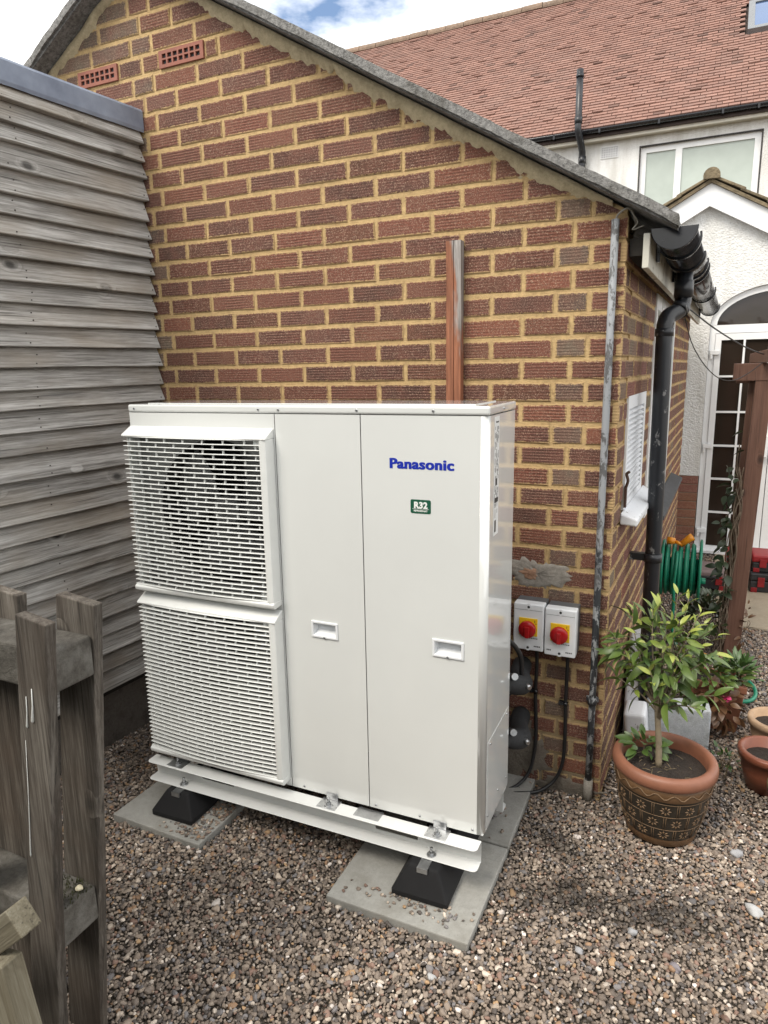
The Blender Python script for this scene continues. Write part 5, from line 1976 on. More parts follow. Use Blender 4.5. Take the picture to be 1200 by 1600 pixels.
for (dx_, z1, z0, r_) in ((-0.888, 1.02, 0.945, 0.0022), (-0.905, 1.00, 0.93, 0.0016), (-0.912, 0.90, 0.62, 0.0011)):
    m_ = MB()
    m_.tube([(dx_ + FS * (z1 - 1.1), -1.6285, z1), (dx_ + FS * ((z0 + z1) / 2 - 1.1) + 0.001, -1.6285, (z0 + z1) / 2), (dx_ + FS * (z0 - 1.1), -1.6285, z0 + 0.004), (dx_ + FS * (z0 - 1.1), -1.6285, z0)], [r_ * 0.4, r_ * 0.7, r_ * 1.5, r_ * 0.5], 6)
    build(m_, 'white_drip', MAT['print_white'], fence)


def pebble_mesh(name, r, seed, sub=2, mat=None, flat=0.6):
    bm = bmesh.new()
    bmesh.ops.create_icosphere(bm, subdivisions=sub, radius=1)
    for v in bm.verts:
        v.co *= 1 + 0.28 * mnoise.noise(v.co * 1.1 + Vector((seed, 0, 0)))
        v.co = Vector((v.co.x, v.co.y * 0.78, v.co.z * flat)) * r
    me = bpy.data.meshes.new(name)
    bm.to_mesh(me)
    bm.free()
    me.polygons.foreach_set('use_smooth', [True] * len(me.polygons))
    if mat:
        me.materials.append(mat)
    return me


o = link('cream_pebble', pebble_mesh('cream_pebble', 0.0095, 2.2, 3, MAT['egg']), None, Matrix.Translation((-0.962, -1.530, 0.4685)) @ Matrix.Rotation(0.3, 4, 'Z'))
tag(o, 'small cream pebble lying on the lower fence rail', 'pebble')

trs = empty('timber_trestle', (-0.92, -1.76, 0), 'pale sawn timber frame cut off at the lower left corner', 'timber frame')


def beam(p0, p1, w, h, name, mat, parent):
    p0, p1 = Vector(p0), Vector(p1)
    d = (p1 - p0)
    l_ = d.length
    X = d.normalized()
    Yv = Vector((0, 1, 0))
    Zv = X.cross(Yv).normalized()
    Yv = Zv.cross(X)
    M = Matrix(((X.x, Yv.x, Zv.x, p0.x), (X.y, Yv.y, Zv.y, p0.y), (X.z, Yv.z, Zv.z, p0.z), (0, 0, 0, 1)))
    m_ = MB().box((0, -w / 2, -h / 2), (l_, w / 2, h / 2))
    me = m_.mesh(name, mat)
    fix_normals(me)
    o_ = link(name, me, parent, M)
    b_ = o_.modifiers.new('bevel', 'BEVEL')
    b_.width = 0.003
    b_.segments = 2
    return o_


beam((-1.28, -1.745, 0.235), (-0.842, -1.745, 0.615), 0.045, 0.060, 'brace', MAT['newwood'], trs)
beam((-0.902, -1.765, 0.520), (-0.80, -1.765, 0.0), 0.045, 0.075, 'leg', MAT['newwood'], trs)

# ------------------------------------------------------------------ pots and plants on the right
POT = Vector((0.222, -0.080, 0.0))
pot = empty('plant_pot', POT, 'large dark glazed pot with flower relief and terracotta rim at the garage corner', 'plant pot')
PH = 0.285
body = [(0.0, 0.0), (0.112, 0.0), (0.118, 0.006), (0.124, 0.030)]
prof_r = lambda z: 0.124 + 0.034 * math.sin(min(1, max(0, (z - 0.030) / 0.20)) * math.pi * 0.5)
mb = MB().lathe([(0.0, 0.002), (0.112, 0.002), (0.118, 0.006), (prof_r(0.034), 0.034)], 64)
local(mb, 'base_band', MAT['pot_tan'], pot)
mb = MB().lathe([(prof_r(0.030 + 0.002 + 0.0025 * 0) - 0.003, 0.032)] + [(prof_r(z), z) for z in [0.034 + i * 0.0163 for i in range(11)]], 64)
local(mb, 'body', MAT['glaze'], pot)
mb = MB().lathe([(prof_r(0.196), 0.196), (prof_r(0.2) + 0.005, 0.200), (prof_r(0.22) + 0.004, 0.222), (prof_r(0.235) + 0.006, 0.240), (0.150, 0.246)], 64)
local(mb, 'wave_band', MAT['pot_tan'], pot)
mb = MB().lathe([(0.150, 0.240), (0.166, 0.240), (0.173, 0.247), (0.1745, 0.262), (0.171, 0.277), (0.163, 0.285), (0.150, 0.286), (0.142, 0.280), (0.139, 0.255), (0.137, 0.225)], 64)
rim_o = local(mb, 'rim', MAT['terra'], pot)
mb = MB()
n = 96
pts = []
for i in range(n + 1):
    w = 2 * math.pi * i / n
    z = 0.219 + 0.009 * math.sin(w * 18)
    pts.append(((prof_r(0.22) + 0.006) * math.cos(w), (prof_r(0.22) + 0.006) * math.sin(w), z))
mb.tube(pts, 0.0022, 6, cap=False)
local(mb, 'wave_line', MAT['motif'], pot)
# relief: horizontal lines, paired verticals, daisies
for z in (0.082, 0.138, 0.188):
    m_ = MB().tube([((prof_r(z) + 0.0004) * math.cos(2 * math.pi * i / 64), (prof_r(z) + 0.0004) * math.sin(2 * math.pi * i / 64), z) for i in range(65)], 0.0011, 5, cap=False)
    local(m_, 'relief_ring', MAT['motif'], pot)
NCOL = 12
for rowi, (za, zb) in enumerate(((0.036, 0.081), (0.083, 0.137), (0.139, 0.187))):
    zc = (za + zb) / 2
    fl = MB()
    r_ = prof_r(zc) + 0.0006
    tilt_s = (prof_r(zb) - prof_r(za)) / (zb - za)
    for k in range(8):
        w = 2 * math.pi * k / 8
        pl_ = []
        for (a, b) in ((0.005, 0.0), (0.012, 0.0036), (0.0195, 0.0), (0.012, -0.0036)):
            yy, zz = a * math.cos(w) - b * math.sin(w), a * math.sin(w) + b * math.cos(w)
            pl_.append((r_ + tilt_s * zz - yy * yy / (2 * r_), yy, zc + zz))
        mid = [sum(q[i] for q in pl_) / 4 + (0.0028 if i == 0 else 0) for i in range(3)]
        fl.add(pl_ + [mid], [(0, 1, 4), (1, 2, 4), (2, 3, 4), (3, 0, 4)])
    fm = fl.mesh('daisy', MAT['motif'])
    vb = MB()
    for q in (-0.0035, 0.0035):
        pts = [((prof_r(z) + 0.0006) * math.cos(q / r_), (prof_r(z) + 0.0006) * math.sin(q / r_), z) for z in (za, zc, zb)]
        vb.tube(pts, 0.0009, 5)
    vm = vb.mesh('relief_bar', MAT['motif'])
    fix_normals(vm)
    for i in range(NCOL):
        an = 2 * math.pi * (i + (0.5 if rowi % 2 else 0.0)) / NCOL + 0.12
        local_me(fm, 'daisy', pot, at=Matrix.Rotation(an, 4, 'Z'))
        local_me(vm, 'relief_bar', pot, at=Matrix.Rotation(an + math.pi / NCOL, 4, 'Z'))
mb = MB()
n, rings = 40, 9
vs = [(0, 0, 0.243)]
for k in range(1, rings + 1):
    for i in range(n):
        w = 2 * math.pi * i / n
        rr_ = 0.1375 * k / rings
        vs.append((rr_ * math.cos(w), rr_ * math.sin(w), 0.240 + 0.009 * mnoise.noise(Vector((rr_ * 40 * math.cos(w), rr_ * 40 * math.sin(w), 3)))))
fs = [(0, 1 + i, 1 + (i + 1) % n) for i in range(n)] + [(1 + k * n + i, 1 + (k + 1) * n + i, 1 + (k + 1) * n + (i + 1) % n, 1 + k * n + (i + 1) % n) for k in range(rings - 1) for i in range(n)]
mb.add(vs, fs)
local(mb, 'soil', MAT['soil'], pot)


def leaf_geo(l_, w, droop=0.25, fold=0.25):
    vs, fs = [], []
    n = 6
    for i in range(n + 1):
        t_ = i / n
        hw = w * (math.sin(math.pi * min(1, t_ ** 0.85)) ** 0.8) * (1 if 0 < i < n else 0.02) * 0.5 + 0.0003
        z = -droop * l_ * t_ * t_
        vs += [(l_ * t_, -hw, z + fold * hw), (l_ * t_, 0, z), (l_ * t_, hw, z + fold * hw)]
    for i in range(n):
        a = i * 3
        fs += [(a, a + 3, a + 4, a + 1), (a + 1, a + 4, a + 5, a + 2)]
    return vs, fs


def leaf_mesh(l_, w, droop, fold, mat, name='leaf'):
    m_ = MB()
    vs, fs = leaf_geo(l_, w, droop, fold)
    m_.add(vs, fs, 0, True)
    return m_.mesh(name, mat)


def dir_mat(p_, d, roll_=0.0, s_=1.0):
    d = d.normalized()
    up = Vector((0, 0, 1))
    if abs(d.z) > 0.95:
        up = Vector((1, 0, 0))
    y = up.cross(d).normalized()
    z = d.cross(y)
    M = Matrix(((d.x, y.x, z.x, p_.x), (d.y, y.y, z.y, p_.y), (d.z, y.z, z.z, p_.z), (0, 0, 0, 1)))
    return M @ Matrix.Rotation(roll_, 4, 'X') @ Matrix.Scale(s_, 4)


prng = random.Random(17)
TB = Vector((0.205, -0.085, 0.235))
tree = empty('potted_tree', TB, 'small bushy tree with pointed green leaves growing in the dark relief pot', 'tree')
trunk_pts = [TB, Vector((0.200, -0.075, 0.32)), Vector((0.190, -0.060, 0.41)), Vector((0.182, -0.050, 0.49))]
tr_o = build(MB().tube(bez(trunk_pts, 14), [0.0118 - 0.0035 * i / 15 for i in range(len(bez(trunk_pts, 14)))], 12), 'trunk', MAT['bark'], tree)
lm = [leaf_mesh(l_, w, dr_, fo_, MAT['leaf']) for l_, w, dr_, fo_ in ((0.072, 0.024, 0.35, 0.3), (0.060, 0.021, 0.15, 0.5), (0.082, 0.027, 0.75, 0.25), (0.054, 0.019, -0.15, 0.35), (0.066, 0.025, 0.55, -0.2), (0.05, 0.02, 0.9, 0.6))]
lmy = [leaf_mesh(l_, w, dr_, fo_, MAT['leafy']) for l_, w, dr_, fo_ in ((0.046, 0.015, 0.15, 0.35), (0.058, 0.019, 0.3, 0.3))]
tips = [((0.225, -0.03, 0.86), 1), ((0.30, -0.02, 0.80), 1), ((0.34, 0.0, 0.74), 0), ((0.15, -0.05, 0.80), 0), ((0.08, -0.03, 0.76), 0), ((0.03, -0.06, 0.69), 0), ((0.02, -0.04, 0.61), 0), ((0.05, -0.13, 0.57), 0),
        ((0.12, -0.12, 0.68), 0), ((0.20, -0.12, 0.76), 1), ((0.26, -0.13, 0.69), 1), ((0.33, -0.08, 0.66), 0), ((0.30, 0.06, 0.70), 0), ((0.22, 0.06, 0.74), 0), ((0.14, 0.06, 0.70), 0), ((0.16, -0.16, 0.62), 1),
        ((0.24, -0.15, 0.55), 0), ((0.31, -0.12, 0.50), 0), ((0.36, -0.05, 0.52), 0), ((0.28, -0.03, 0.62), 0), ((0.10, 0.02, 0.60), 0), ((0.26, 0.02, 0.83), 1), ((0.19, -0.03, 0.70), 0), ((0.08, -0.09, 0.63), 1)]
brm = MB()
leaves = []
top_p = trunk_pts[-1]
for (tp, yel) in tips:
    tp = Vector(tp)
    base = trunk_pts[1].lerp(trunk_pts[3], prng.uniform(0.35, 1.0))
    mid = base.lerp(tp, 0.5) + Vector((prng.uniform(-0.02, 0.02), prng.uniform(-0.02, 0.02), prng.uniform(0.0, 0.03)))
    path = bez([base, mid, tp], 12)
    brm.tube(path, [0.0048 - 0.0036 * i / (len(path) - 1) for i in range(len(path))], 6)
    nl = prng.randint(10, 13)
    for k in range(nl):
        t_ = 0.38 + 0.62 * k / (nl - 1)
        q = t_ * (len(path) - 1)
        i0 = min(int(q), len(path) - 2)
        p_ = path[i0].lerp(path[i0 + 1], q - i0)
        tang = (path[i0 + 1] - path[i0]).normalized()
        w = k * 2.4 + prng.uniform(-0.5, 0.5)
        a = tang.orthogonal().normalized()
        b = tang.cross(a)
        d = (a * math.cos(w) + b * math.sin(w)) * (1.0 if k < nl - 3 else 0.6) + tang * (0.45 if k < nl - 3 else 0.9) + Vector((0, 0, -0.30 if k < nl - 3 else 0.1))
        leaves.append((p_, d, prng.uniform(-1.0, 1.0), prng.uniform(0.5, 1.12), (yel and k > nl - 7) or prng.random() < 0.06))
build(brm, 'branches', MAT['bark'], tree)
lmx = MB()
for i, (p_, d, ro, s_, yl) in enumerate(leaves):
    me = prng.choice(lmy if yl else lm)
    link('leaf', me, tree, dir_mat(p_, d, ro, s_))


def foliage(name, parent, n, pfun, sizes, mat, seed, wid=0.45, up=0.2):
    rg = random.Random(seed)
    m_ = MB()
    for i in range(n):
        p_, d = pfun(rg)
        l_ = rg.uniform(*sizes)
        vs, fs = leaf_geo(l_, l_ * wid, rg.uniform(0.1, 0.6), 0.25)
        M = dir_mat(Vector(p_), Vector(d) + Vector((0, 0, up)), rg.uniform(-0.9, 0.9))
        m_.add([M @ Vector(v) for v in vs], fs, 0, True)
    o_ = build(m_, name, mat, parent, fix=False)
    return o_


def ball(cx_, cy_, cz_, rx, ry_, rz_, low=-1.0):
    def fn(rg):
        while True:
            d = Vector((rg.gauss(0, 1), rg.gauss(0, 1), rg.gauss(0, 1)))
            if d.length > 0.1 and d.normalized().z >= low:
                break
        d.normalize()
        r_ = rg.uniform(0.45, 1.0)
        return (cx_ + d.x * rx * r_, cy_ + d.y * ry_ * r_, cz_ + d.z * rz_ * r_), d
    return fn


tag(foliage('inner_foliage', tree, 85, ball(0.175, -0.035, 0.650, 0.175, 0.12, 0.14, -0.75), (0.045, 0.078), MAT['leaf'], 77, 0.36, -0.15), kind='stuff')
tag(foliage('young_shoots', tree, 40, ball(0.20, -0.05, 0.70, 0.17, 0.12, 0.13, -0.2), (0.030, 0.050), MAT['leafy'], 78, 0.32, 0.4), kind='stuff')
# low leaves of a herb in the same pot
hb = empty('pot_herb', (0.15, -0.02, 0.24), 'low broad-leaved herb growing at the foot of the potted tree', 'plant')
build(MB().tube(bez([(0.15, -0.02, 0.24), (0.15, -0.03, 0.28), (0.14, -0.05, 0.30)], 8), 0.0025, 6), 'stem', MAT['vinebark'], hb)
foliage('foliage', hb, 34, ball(0.145, -0.045, 0.285, 0.065, 0.05, 0.035, -0.3), (0.035, 0.060), MAT['leaf'], 5, 0.5, 0.0)
m_ = MB()
for i in range(26):
    w, r_ = prng.uniform(0, 6.28), prng.uniform(0.02, 0.115)
    p_ = POT + Vector((r_ * math.cos(w), r_ * math.sin(w), 0.247))
    d = Vector((prng.uniform(-1, 1), prng.uniform(-1, 1), prng.uniform(0.0, 0.3))).normalized() * prng.uniform(0.012, 0.035)
    m_.tube([p_, p_ + d * 0.5 + Vector((0, 0, 0.002)), p_ + d], 0.0009, 4)
build(m_, 'dry_litter', MAT['drygrass'], pot)

# flecked white block behind the pot
mb = MB().box((-0.125, -0.05, -0.02), (0.125, 0.05, 0.215))
o = build(mb, 'stone_block', MAT['whiteblock'], None, bevel=0.012, seg=3, mat4=Matrix.Translation((0.248, 0.50, 0)) @ Matrix.Rotation(0.12, 4, 'Z'))
tag(o, 'flecked white-grey stone block standing behind the potted tree', 'stone block')
# white painted kerb stone against the flank wall
pst = empty('painted_stone', (0.08, 0.55, 0), 'white flaking painted stones leaning on the garage flank behind the pot', 'painted stone')
mb = MB()
mb.prism([(0.50, 0.0), (0.78, 0.0), (0.78, 0.10), (0.70, 0.44), (0.66, 0.47), (0.60, 0.40), (0.50, 0.18)], 0, 0.030, 0.092)
build(mb, 'wedge', MAT['whitepaint'], pst, bevel=0.014, seg=3)
mb = MB().box((-0.045, -0.06, -0.02), (0.045, 0.06, 0.205))
build(mb, 'foot_block', MAT['whitepaint'], pst, bevel=0.016, seg=3, mat4=Matrix.Translation((0.105, 0.435, 0)) @ Matrix.Rotation(0.12, 4, 'X') @ Matrix.Rotation(-0.1, 4, 'Y'))

# trough of bedding plants
tr = empty('flower_trough', (0.385, 0.80, 0), 'terracotta trough of trailing bedding plants behind the stone block', 'planter')
mb = MB()
vs = []
for (hx, hy, z) in ((0.105, 0.062, 0.0), (0.125, 0.078, 0.20), (0.133, 0.086, 0.20), (0.133, 0.086, 0.232), (0.115, 0.068, 0.232), (0.112, 0.066, 0.205)):
    vs += [(-hx, -hy, z), (hx, -hy, z), (hx, hy, z), (-hx, hy, z)]
fs = [(3, 2, 1, 0)] + [(k * 4 + i, k * 4 + (i + 1) % 4, (k + 1) * 4 + (i + 1) % 4, (k + 1) * 4 + i) for k in range(5) for i in range(4)] + [(20, 21, 22, 23)]
mb.add(vs, fs, 0)
local(mb, 'trough', MAT['terra'], tr, bevel=0.004)
local(MB().box((-0.110, -0.064, 0.206), (0.110, 0.064, 0.214)), 'soil', MAT['soil'], tr)
bp = empty('bedding_plants', (0.36, 0.72, 0.2), 'mixed green bedding plants with purple flowers spilling over the trough', 'plant')
foliage('foliage', bp, 150, ball(0.36, 0.72, 0.27, 0.17, 0.10, 0.075, -0.5), (0.025, 0.055), MAT['leaf'], 31, 0.5)
foliage('trailing_foliage', bp, 85, ball(0.41, 0.66, 0.15, 0.085, 0.05, 0.11), (0.030, 0.060), MAT['leafred'], 32, 0.55, -0.3)
for (fx_, fy_, fz_, mt) in ((0.225, 0.53, 0.285, 'flowerpurple'), (0.240, 0.54, 0.30, 'flowerpurple'), (0.435, 0.60, 0.225, 'flowerpink'), (0.29, 0.60, 0.30, 'flowerpurple')):
    m_ = MB()
    for k in range(5):
        w = 2 * math.pi * k / 5
        vs, fs = leaf_geo(0.020, 0.022, 0.2, 0.2)
        M = dir_mat(Vector((fx_, fy_, fz_)), Vector((math.cos(w), -0.5, math.sin(w))), 0.3)
        m_.add([M @ Vector(v) for v in vs], fs, 0, True)
    build(m_, 'flower', MAT[mt], bp, fix=False)
gp = empty('feathery_plant', (0.49, 0.80, 0.2), 'upright fresh green leafy plant at the right end of the trough', 'plant')
foliage('foliage', gp, 90, ball(0.475, 0.76, 0.265, 0.065, 0.06, 0.085, -0.2), (0.035, 0.065), leaf_mat('fresh_leaf', (0.045, 0.10, 0.03), (0.10, 0.17, 0.05)), 41, 0.32, 0.5)
build(MB().tube(bez([(0.49, 0.80, 0.2), (0.485, 0.78, 0.24), (0.475, 0.76, 0.29)], 8), 0.003, 6), 'stem', MAT['vinebark'], gp)


def simple_pot(name, loc, r0_, r1_, h, mat, label, rimw=0.014, fill=0.75):
    p_ = empty(name, loc, label, 'plant pot', 'small clay pots on the gravel')
    m_ = MB().lathe([(0.0, 0.0), (r0_, 0.0), (r0_ + (r1_ - r0_) * 0.5 + 0.006, h * 0.5), (r1_ - 0.004, h - 0.03), (r1_ + rimw * 0.4, h - 0.028), (r1_ + rimw * 0.5, h - 0.004), (r1_ + rimw * 0.2, h), (r1_ - rimw, h), (r1_ - rimw - 0.003, h * 0.6), (0.0, h * 0.55)], 48)
    local(m_, 'body', mat, p_)
    m_ = MB()
    n, rings = 26, 5
    vs = [(0, 0, h * fill)]
    for k in range(1, rings + 1):
        for i in range(n):
            w = 2 * math.pi * i / n
            rr_ = (r1_ - rimw - 0.002) * k / rings
            vs.append((rr_ * math.cos(w), rr_ * math.sin(w), h * fill + 0.006 * mnoise.noise(Vector((rr_ * 50 * math.cos(w), rr_ * 50 * math.sin(w), loc[0])))))
    m_.add(vs, [(0, 1 + i, 1 + (i + 1) % n) for i in range(n)] + [(1 + k * n + i, 1 + (k + 1) * n + i, 1 + (k + 1) * n + (i + 1) % n, 1 + k * n + (i + 1) % n) for k in range(rings - 1) for i in range(n)])
    local(m_, 'soil', MAT['soil'], p_)
    return p_


simple_pot('clay_pot', (0.585, 0.335, 0), 0.072, 0.105, 0.160, MAT['terra_brown'], 'brown glazed pot of bare soil right of the big relief pot')
simple_pot('clay_pot', (0.635, 0.66, 0), 0.075, 0.105, 0.14, MAT['terra_pale'], 'pale weathered clay pot behind the brown glazed one')
simple_pot('clay_pot', (0.660, 0.12, 0), 0.068, 0.092, 0.15, plain('olive_glaze', (0.10, 0.075, 0.035), 0.4, 0.2, 30, 0.2), 'olive pot cut off by the right edge of the picture')
wd = empty('straggly_weed', (0.43, 0.42, 0), 'straggly weed with thin stems on the gravel beside the brown pot', 'plant')
m_ = MB()
for i in range(9):
    a = Vector((0.42 + prng.uniform(-0.04, 0.04), 0.38 + prng.uniform(-0.05, 0.05), 0.0))
    b = a + Vector((prng.uniform(-0.06, 0.12), prng.uniform(-0.08, 0.05), prng.uniform(0.02, 0.12)))
    m_.tube(bez([a, a.lerp(b, 0.5) + Vector((0, 0, 0.03)), b], 8), 0.0012, 5)
build(m_, 'stems', MAT['drygrass'], wd)
foliage('foliage', wd, 36, ball(0.43, 0.38, 0.05, 0.07, 0.06, 0.05, -0.2), (0.015, 0.035), MAT['leaf'], 44, 0.5)

# hose reel on the flank wall
HR = Vector((0.20, 1.60, 0.500))
reel = empty('hose_reel', HR, 'green hose reel wound with green hose behind the downpipe', 'hose reel')
for xo_, rr_ in ((-0.098, 0.158), (0.094, 0.172)):
    m_ = MB()
    n = 40
    sec = [(0.012, 0.04), (0.012, rr_ - 0.008), (0.008, rr_), (0.0, rr_), (-0.004, rr_ - 0.006), (-0.004, 0.04)]
    vs = [(xo_ + a, b * math.cos(2 * math.pi * i / n), b * math.sin(2 * math.pi * i / n)) for a, b in sec for i in range(n)]
    m_.add(vs, [(k * n + i, k * n + (i + 1) % n, ((k + 1) % 6) * n + (i + 1) % n, ((k + 1) % 6) * n + i) for k in range(6) for i in range(n)], 0, True)
    local(m_, 'flange', MAT['green_hose'], reel)
local(MB().tube([(-0.10, 0, 0), (0.10, 0, 0)], 0.06, 24), 'drum', MAT['green_hose'], reel)
local(MB().tube([(0.10, 0, -0.06), (0.132, 0, -0.06)], [0.020, 0.017], 12), 'crank_stub', MAT['green_hose'], reel)
hs = MB()
pts = []
turns = 10
for i in range(turns * 28):
    a = 2 * math.pi * i / 28
    pts.append((-0.082 + 0.163 * i / (turns * 28) + 0.006 * math.sin(a * 0.5 + 1), (0.135 + 0.008 * math.sin(i * 0.11)) * math.cos(a), (0.135 + 0.008 * math.sin(i * 0.11)) * math.sin(a)))
hs.tube(pts, 0.0098, 8)
local(hs, 'wound_hose', MAT['green_hose'], reel)
hs = MB()
hs.tube(bez([(-0.02, -0.10, 0.12), (-0.02, -0.15, 0.06), (-0.025, -0.165, -0.05), (-0.02, -0.16, -0.17), (-0.02, -0.15, -0.30), (0.02, -0.12, -0.44), (0.06, -0.05, -0.49)], 30), 0.0085, 8)
local(hs, 'hanging_hose', MAT['green_hose'], reel)
m_ = MB()
m_.tube([(-0.075, -0.06, 0.170), (-0.035, -0.065, 0.172)], [0.022, 0.016], 14)
m_.tube([(-0.035, -0.065, 0.168), (0.0, -0.075, 0.155)], 0.010, 10)
m_.tube([(-0.01, -0.07, 0.150), (0.035, -0.055, 0.190), (0.05, -0.05, 0.200)], [0.015, 0.020, 0.022], 14)
local(m_, 'hose_connector', MAT['orange'], reel)
local(MB().box((-0.145, -0.02, -0.12), (-0.104, 0.02, 0.12)), 'wall_bracket', MAT['green_hose'], reel)

# loose hose on the gravel
gh = tag(build(MB().tube(bez([(0.355, 1.53, 0.03), (0.43, 1.50, 0.022), (0.50, 1.42, 0.016), (0.575, 1.28, 0.014), (0.590, 1.16, 0.014), (0.560, 1.07, 0.014), (0.50, 1.04, 0.014), (0.44, 1.05, 0.014)], 40), 0.0095, 10), 'garden_hose', MAT['green_hose']), 'loose end of green hose curling over the gravel behind the trough', 'hose')
build(MB().tube([(0.315, 1.545, 0.036), (0.36, 1.527, 0.030)], [0.013, 0.0135], 12), 'hose_connector', MAT['orange'], gh)

# pergola post with beam stubs, climber
pg = empty('pergola_post', (0.490, 1.70, 0), 'brown painted pergola post with short beams near the porch door', 'post')
m_ = MB()
m_.sweep([(-0.041, -0.041), (0.041, -0.041), (0.041, 0.041), (-0.041, 0.041)], lambda i, q: (0.490 + (0, 0.045)[i] + q[0], 1.70 + q[1], (-0.1, 1.60)[i]), 2)
build(m_, 'post', MAT['postwood'], pg, bevel=0.003)
m_ = MB()
m_.sweep([(-0.016, -0.018), (0.016, -0.018), (0.016, 0.018), (-0.016, 0.018)], lambda i, q: ((0.442, 0.482)[i] + q[0], 1.74 + q[1], (0.0, 1.54)[i]), 2)
build(m_, 'side_batten', MAT['postwood'], pg, bevel=0.002)
build(MB().box((0.385, 1.655, 1.535), (2.2, 1.700, 1.625)), 'beam', MAT['postwood'], pg, bevel=0.003)
build(MB().box((0.405, 1.752, 1.520), (2.2, 1.79, 1.600)), 'beam', MAT['postwood'], pg, bevel=0.003)
build(MB().box((0.515, 0.9, 1.627), (0.555, 3.0, 1.69)), 'rafter', MAT['postwood'], pg, bevel=0.003)
vn = empty('climbing_vine', (0.44, 1.66, 0), 'dark straggling climber growing up the pergola post', 'plant')
m_ = MB()
for i in range(9):
    p_ = Vector((0.43 + prng.uniform(-0.04, 0.02), 1.66 + prng.uniform(-0.05, 0.02), 0))
    pts = [p_]
    z = 0
    while z < prng.uniform(0.7, 1.5):
        z += 0.12
        pts.append(Vector((0.445 + 0.02 * z + prng.uniform(-0.035, 0.02), 1.645 + prng.uniform(-0.04, 0.03), z)))
    m_.tube(bez(pts, 4 * len(pts)), 0.003, 5)
for i in range(30):
    a = Vector((0.36 + prng.uniform(-0.12, 0.12), 1.75 + prng.uniform(-0.2, 0.2), 0.0))
    b = a + Vector((prng.uniform(-0.12, 0.12), prng.uniform(-0.12, 0.12), prng.uniform(0.1, 0.32)))
    m_.tube(bez([a, a.lerp(b, 0.5) + Vector((prng.uniform(-0.05, 0.05), 0, 0.05)), b], 8), 0.0016, 4)
build(m_, 'stems', MAT['vinebark'], vn)
foliage('foliage', vn, 75, lambda rg: ((0.43 + rg.uniform(-0.05, 0.02) + 0.0, 1.63 + rg.uniform(-0.05, 0.05), rg.choice((0.35, 0.55, 0.75, 0.95)) + rg.gauss(0, 0.07)), (rg.uniform(-1, 0.3), rg.uniform(-1, 0.2), rg.uniform(-0.6, 0.2))), (0.035, 0.07), MAT['leafdark'], 51, 0.6, 0)
foliage('low_foliage', vn, 260, ball(0.36, 1.80, 0.15, 0.14, 0.22, 0.16, -0.2), (0.025, 0.06), MAT['leafdark'], 52, 0.6)
foliage('right_foliage', vn, 24, ball(0.548, 1.68, 0.16, 0.025, 0.04, 0.16), (0.02, 0.05), MAT['leafred'], 53, 0.5)
for (lx, lz) in ((0.405, 1.27), (0.418, 1.17)):
    link('leaf', leaf_mesh(0.06, 0.045, 0.3, 0.2, MAT['leafdark']), vn, dir_mat(Vector((lx + 0.05, 1.64, lz)), Vector((-1, -0.3, -0.2)), 0.5))

# wires from the downpipe to the pergola
for pts, r_, lb in (([(0.158, 0.63, 1.86), (0.28, 0.95, 1.775), (0.42, 1.32, 1.70), (0.53, 1.62, 1.665), (0.62, 1.85, 1.65)], 0.0032, 'taut black wire from the downpipe elbow to the pergola beam'),
                    ([(0.154, 0.63, 1.85), (0.20, 0.78, 1.70), (0.28, 1.0, 1.585), (0.36, 1.25, 1.545), (0.44, 1.5, 1.57), (0.53, 1.64, 1.64)], 0.0022, 'slack thin black wire drooping below the taut one')):
    tag(build(MB().tube(bez(pts, 30), r_, 6), 'wire', MAT['cable']), lb, 'wire', 'wires to the pergola')

# tool cases by the door
def case(loc, sx_, sy_, sz_, label, rot=0.0, lidm=None):
    e = empty('tool_case', loc, label, 'tool case', 'tool cases by the door', rot=Matrix.Rotation(rot, 4, 'Z'))
    local(MB().box((-sx_ / 2, -sy_ / 2, 0), (sx_ / 2, sy_ / 2, sz_ * 0.58)), 'tray', MAT['blackbox'], e, bevel=0.008)
    local(MB().box((-sx_ / 2 - 0.004, -sy_ / 2 - 0.004, sz_ * 0.6), (sx_ / 2 + 0.004, sy_ / 2 + 0.004, sz_)), 'lid', lidm or MAT['redbox'], e, bevel=0.010)
    for q in (-0.3, 0.3):
        local(MB().box((q * sx_ - 0.022, -sy_ / 2 - 0.012, sz_ * 0.30), (q * sx_ + 0.022, -sy_ / 2 - 0.0045, sz_ * 0.80)), 'latch', MAT['redbox'], e, bevel=0.002)
    local(MB().box((-0.06, -sy_ / 2 - 0.02, sz_ * 0.66), (0.06, -sy_ / 2 - 0.005, sz_ * 0.80)), 'handle', MAT['blackbox'], e, bevel=0.004)
    for q in (-1, 1):
        local(MB().box((q * sx_ * 0.42 - 0.02, -sy_ / 2 - 0.006, 0.0), (q * sx_ * 0.42 + 0.02, -sy_ / 2 - 0.001, sz_ * 0.25)), 'corner_guard', MAT['redbox'], e, bevel=0.002)
    return e


case((0.37, 3.02, 0.013), 0.20, 0.30, 0.13, 'black tool case with dusty grey lid and red latches beside the hose reel', 0.05, plain('dusty_lid', (0.20, 0.15, 0.145), 0.7, 0.25, 30, 0.1))
case((0.80, 3.06, 0.013), 0.34, 0.26, 0.14, 'lower black tool case with red latches in the stack before the door', 0.08, MAT['blackbox'])
case((0.81, 3.08, 0.155), 0.33, 0.25, 0.12, 'upper red tool case in the stack before the door', 0.02)
case((0.56, 3.34, 0.013), 0.14, 0.20, 0.20, 'small red and black tool case standing at the door step', -0.1)

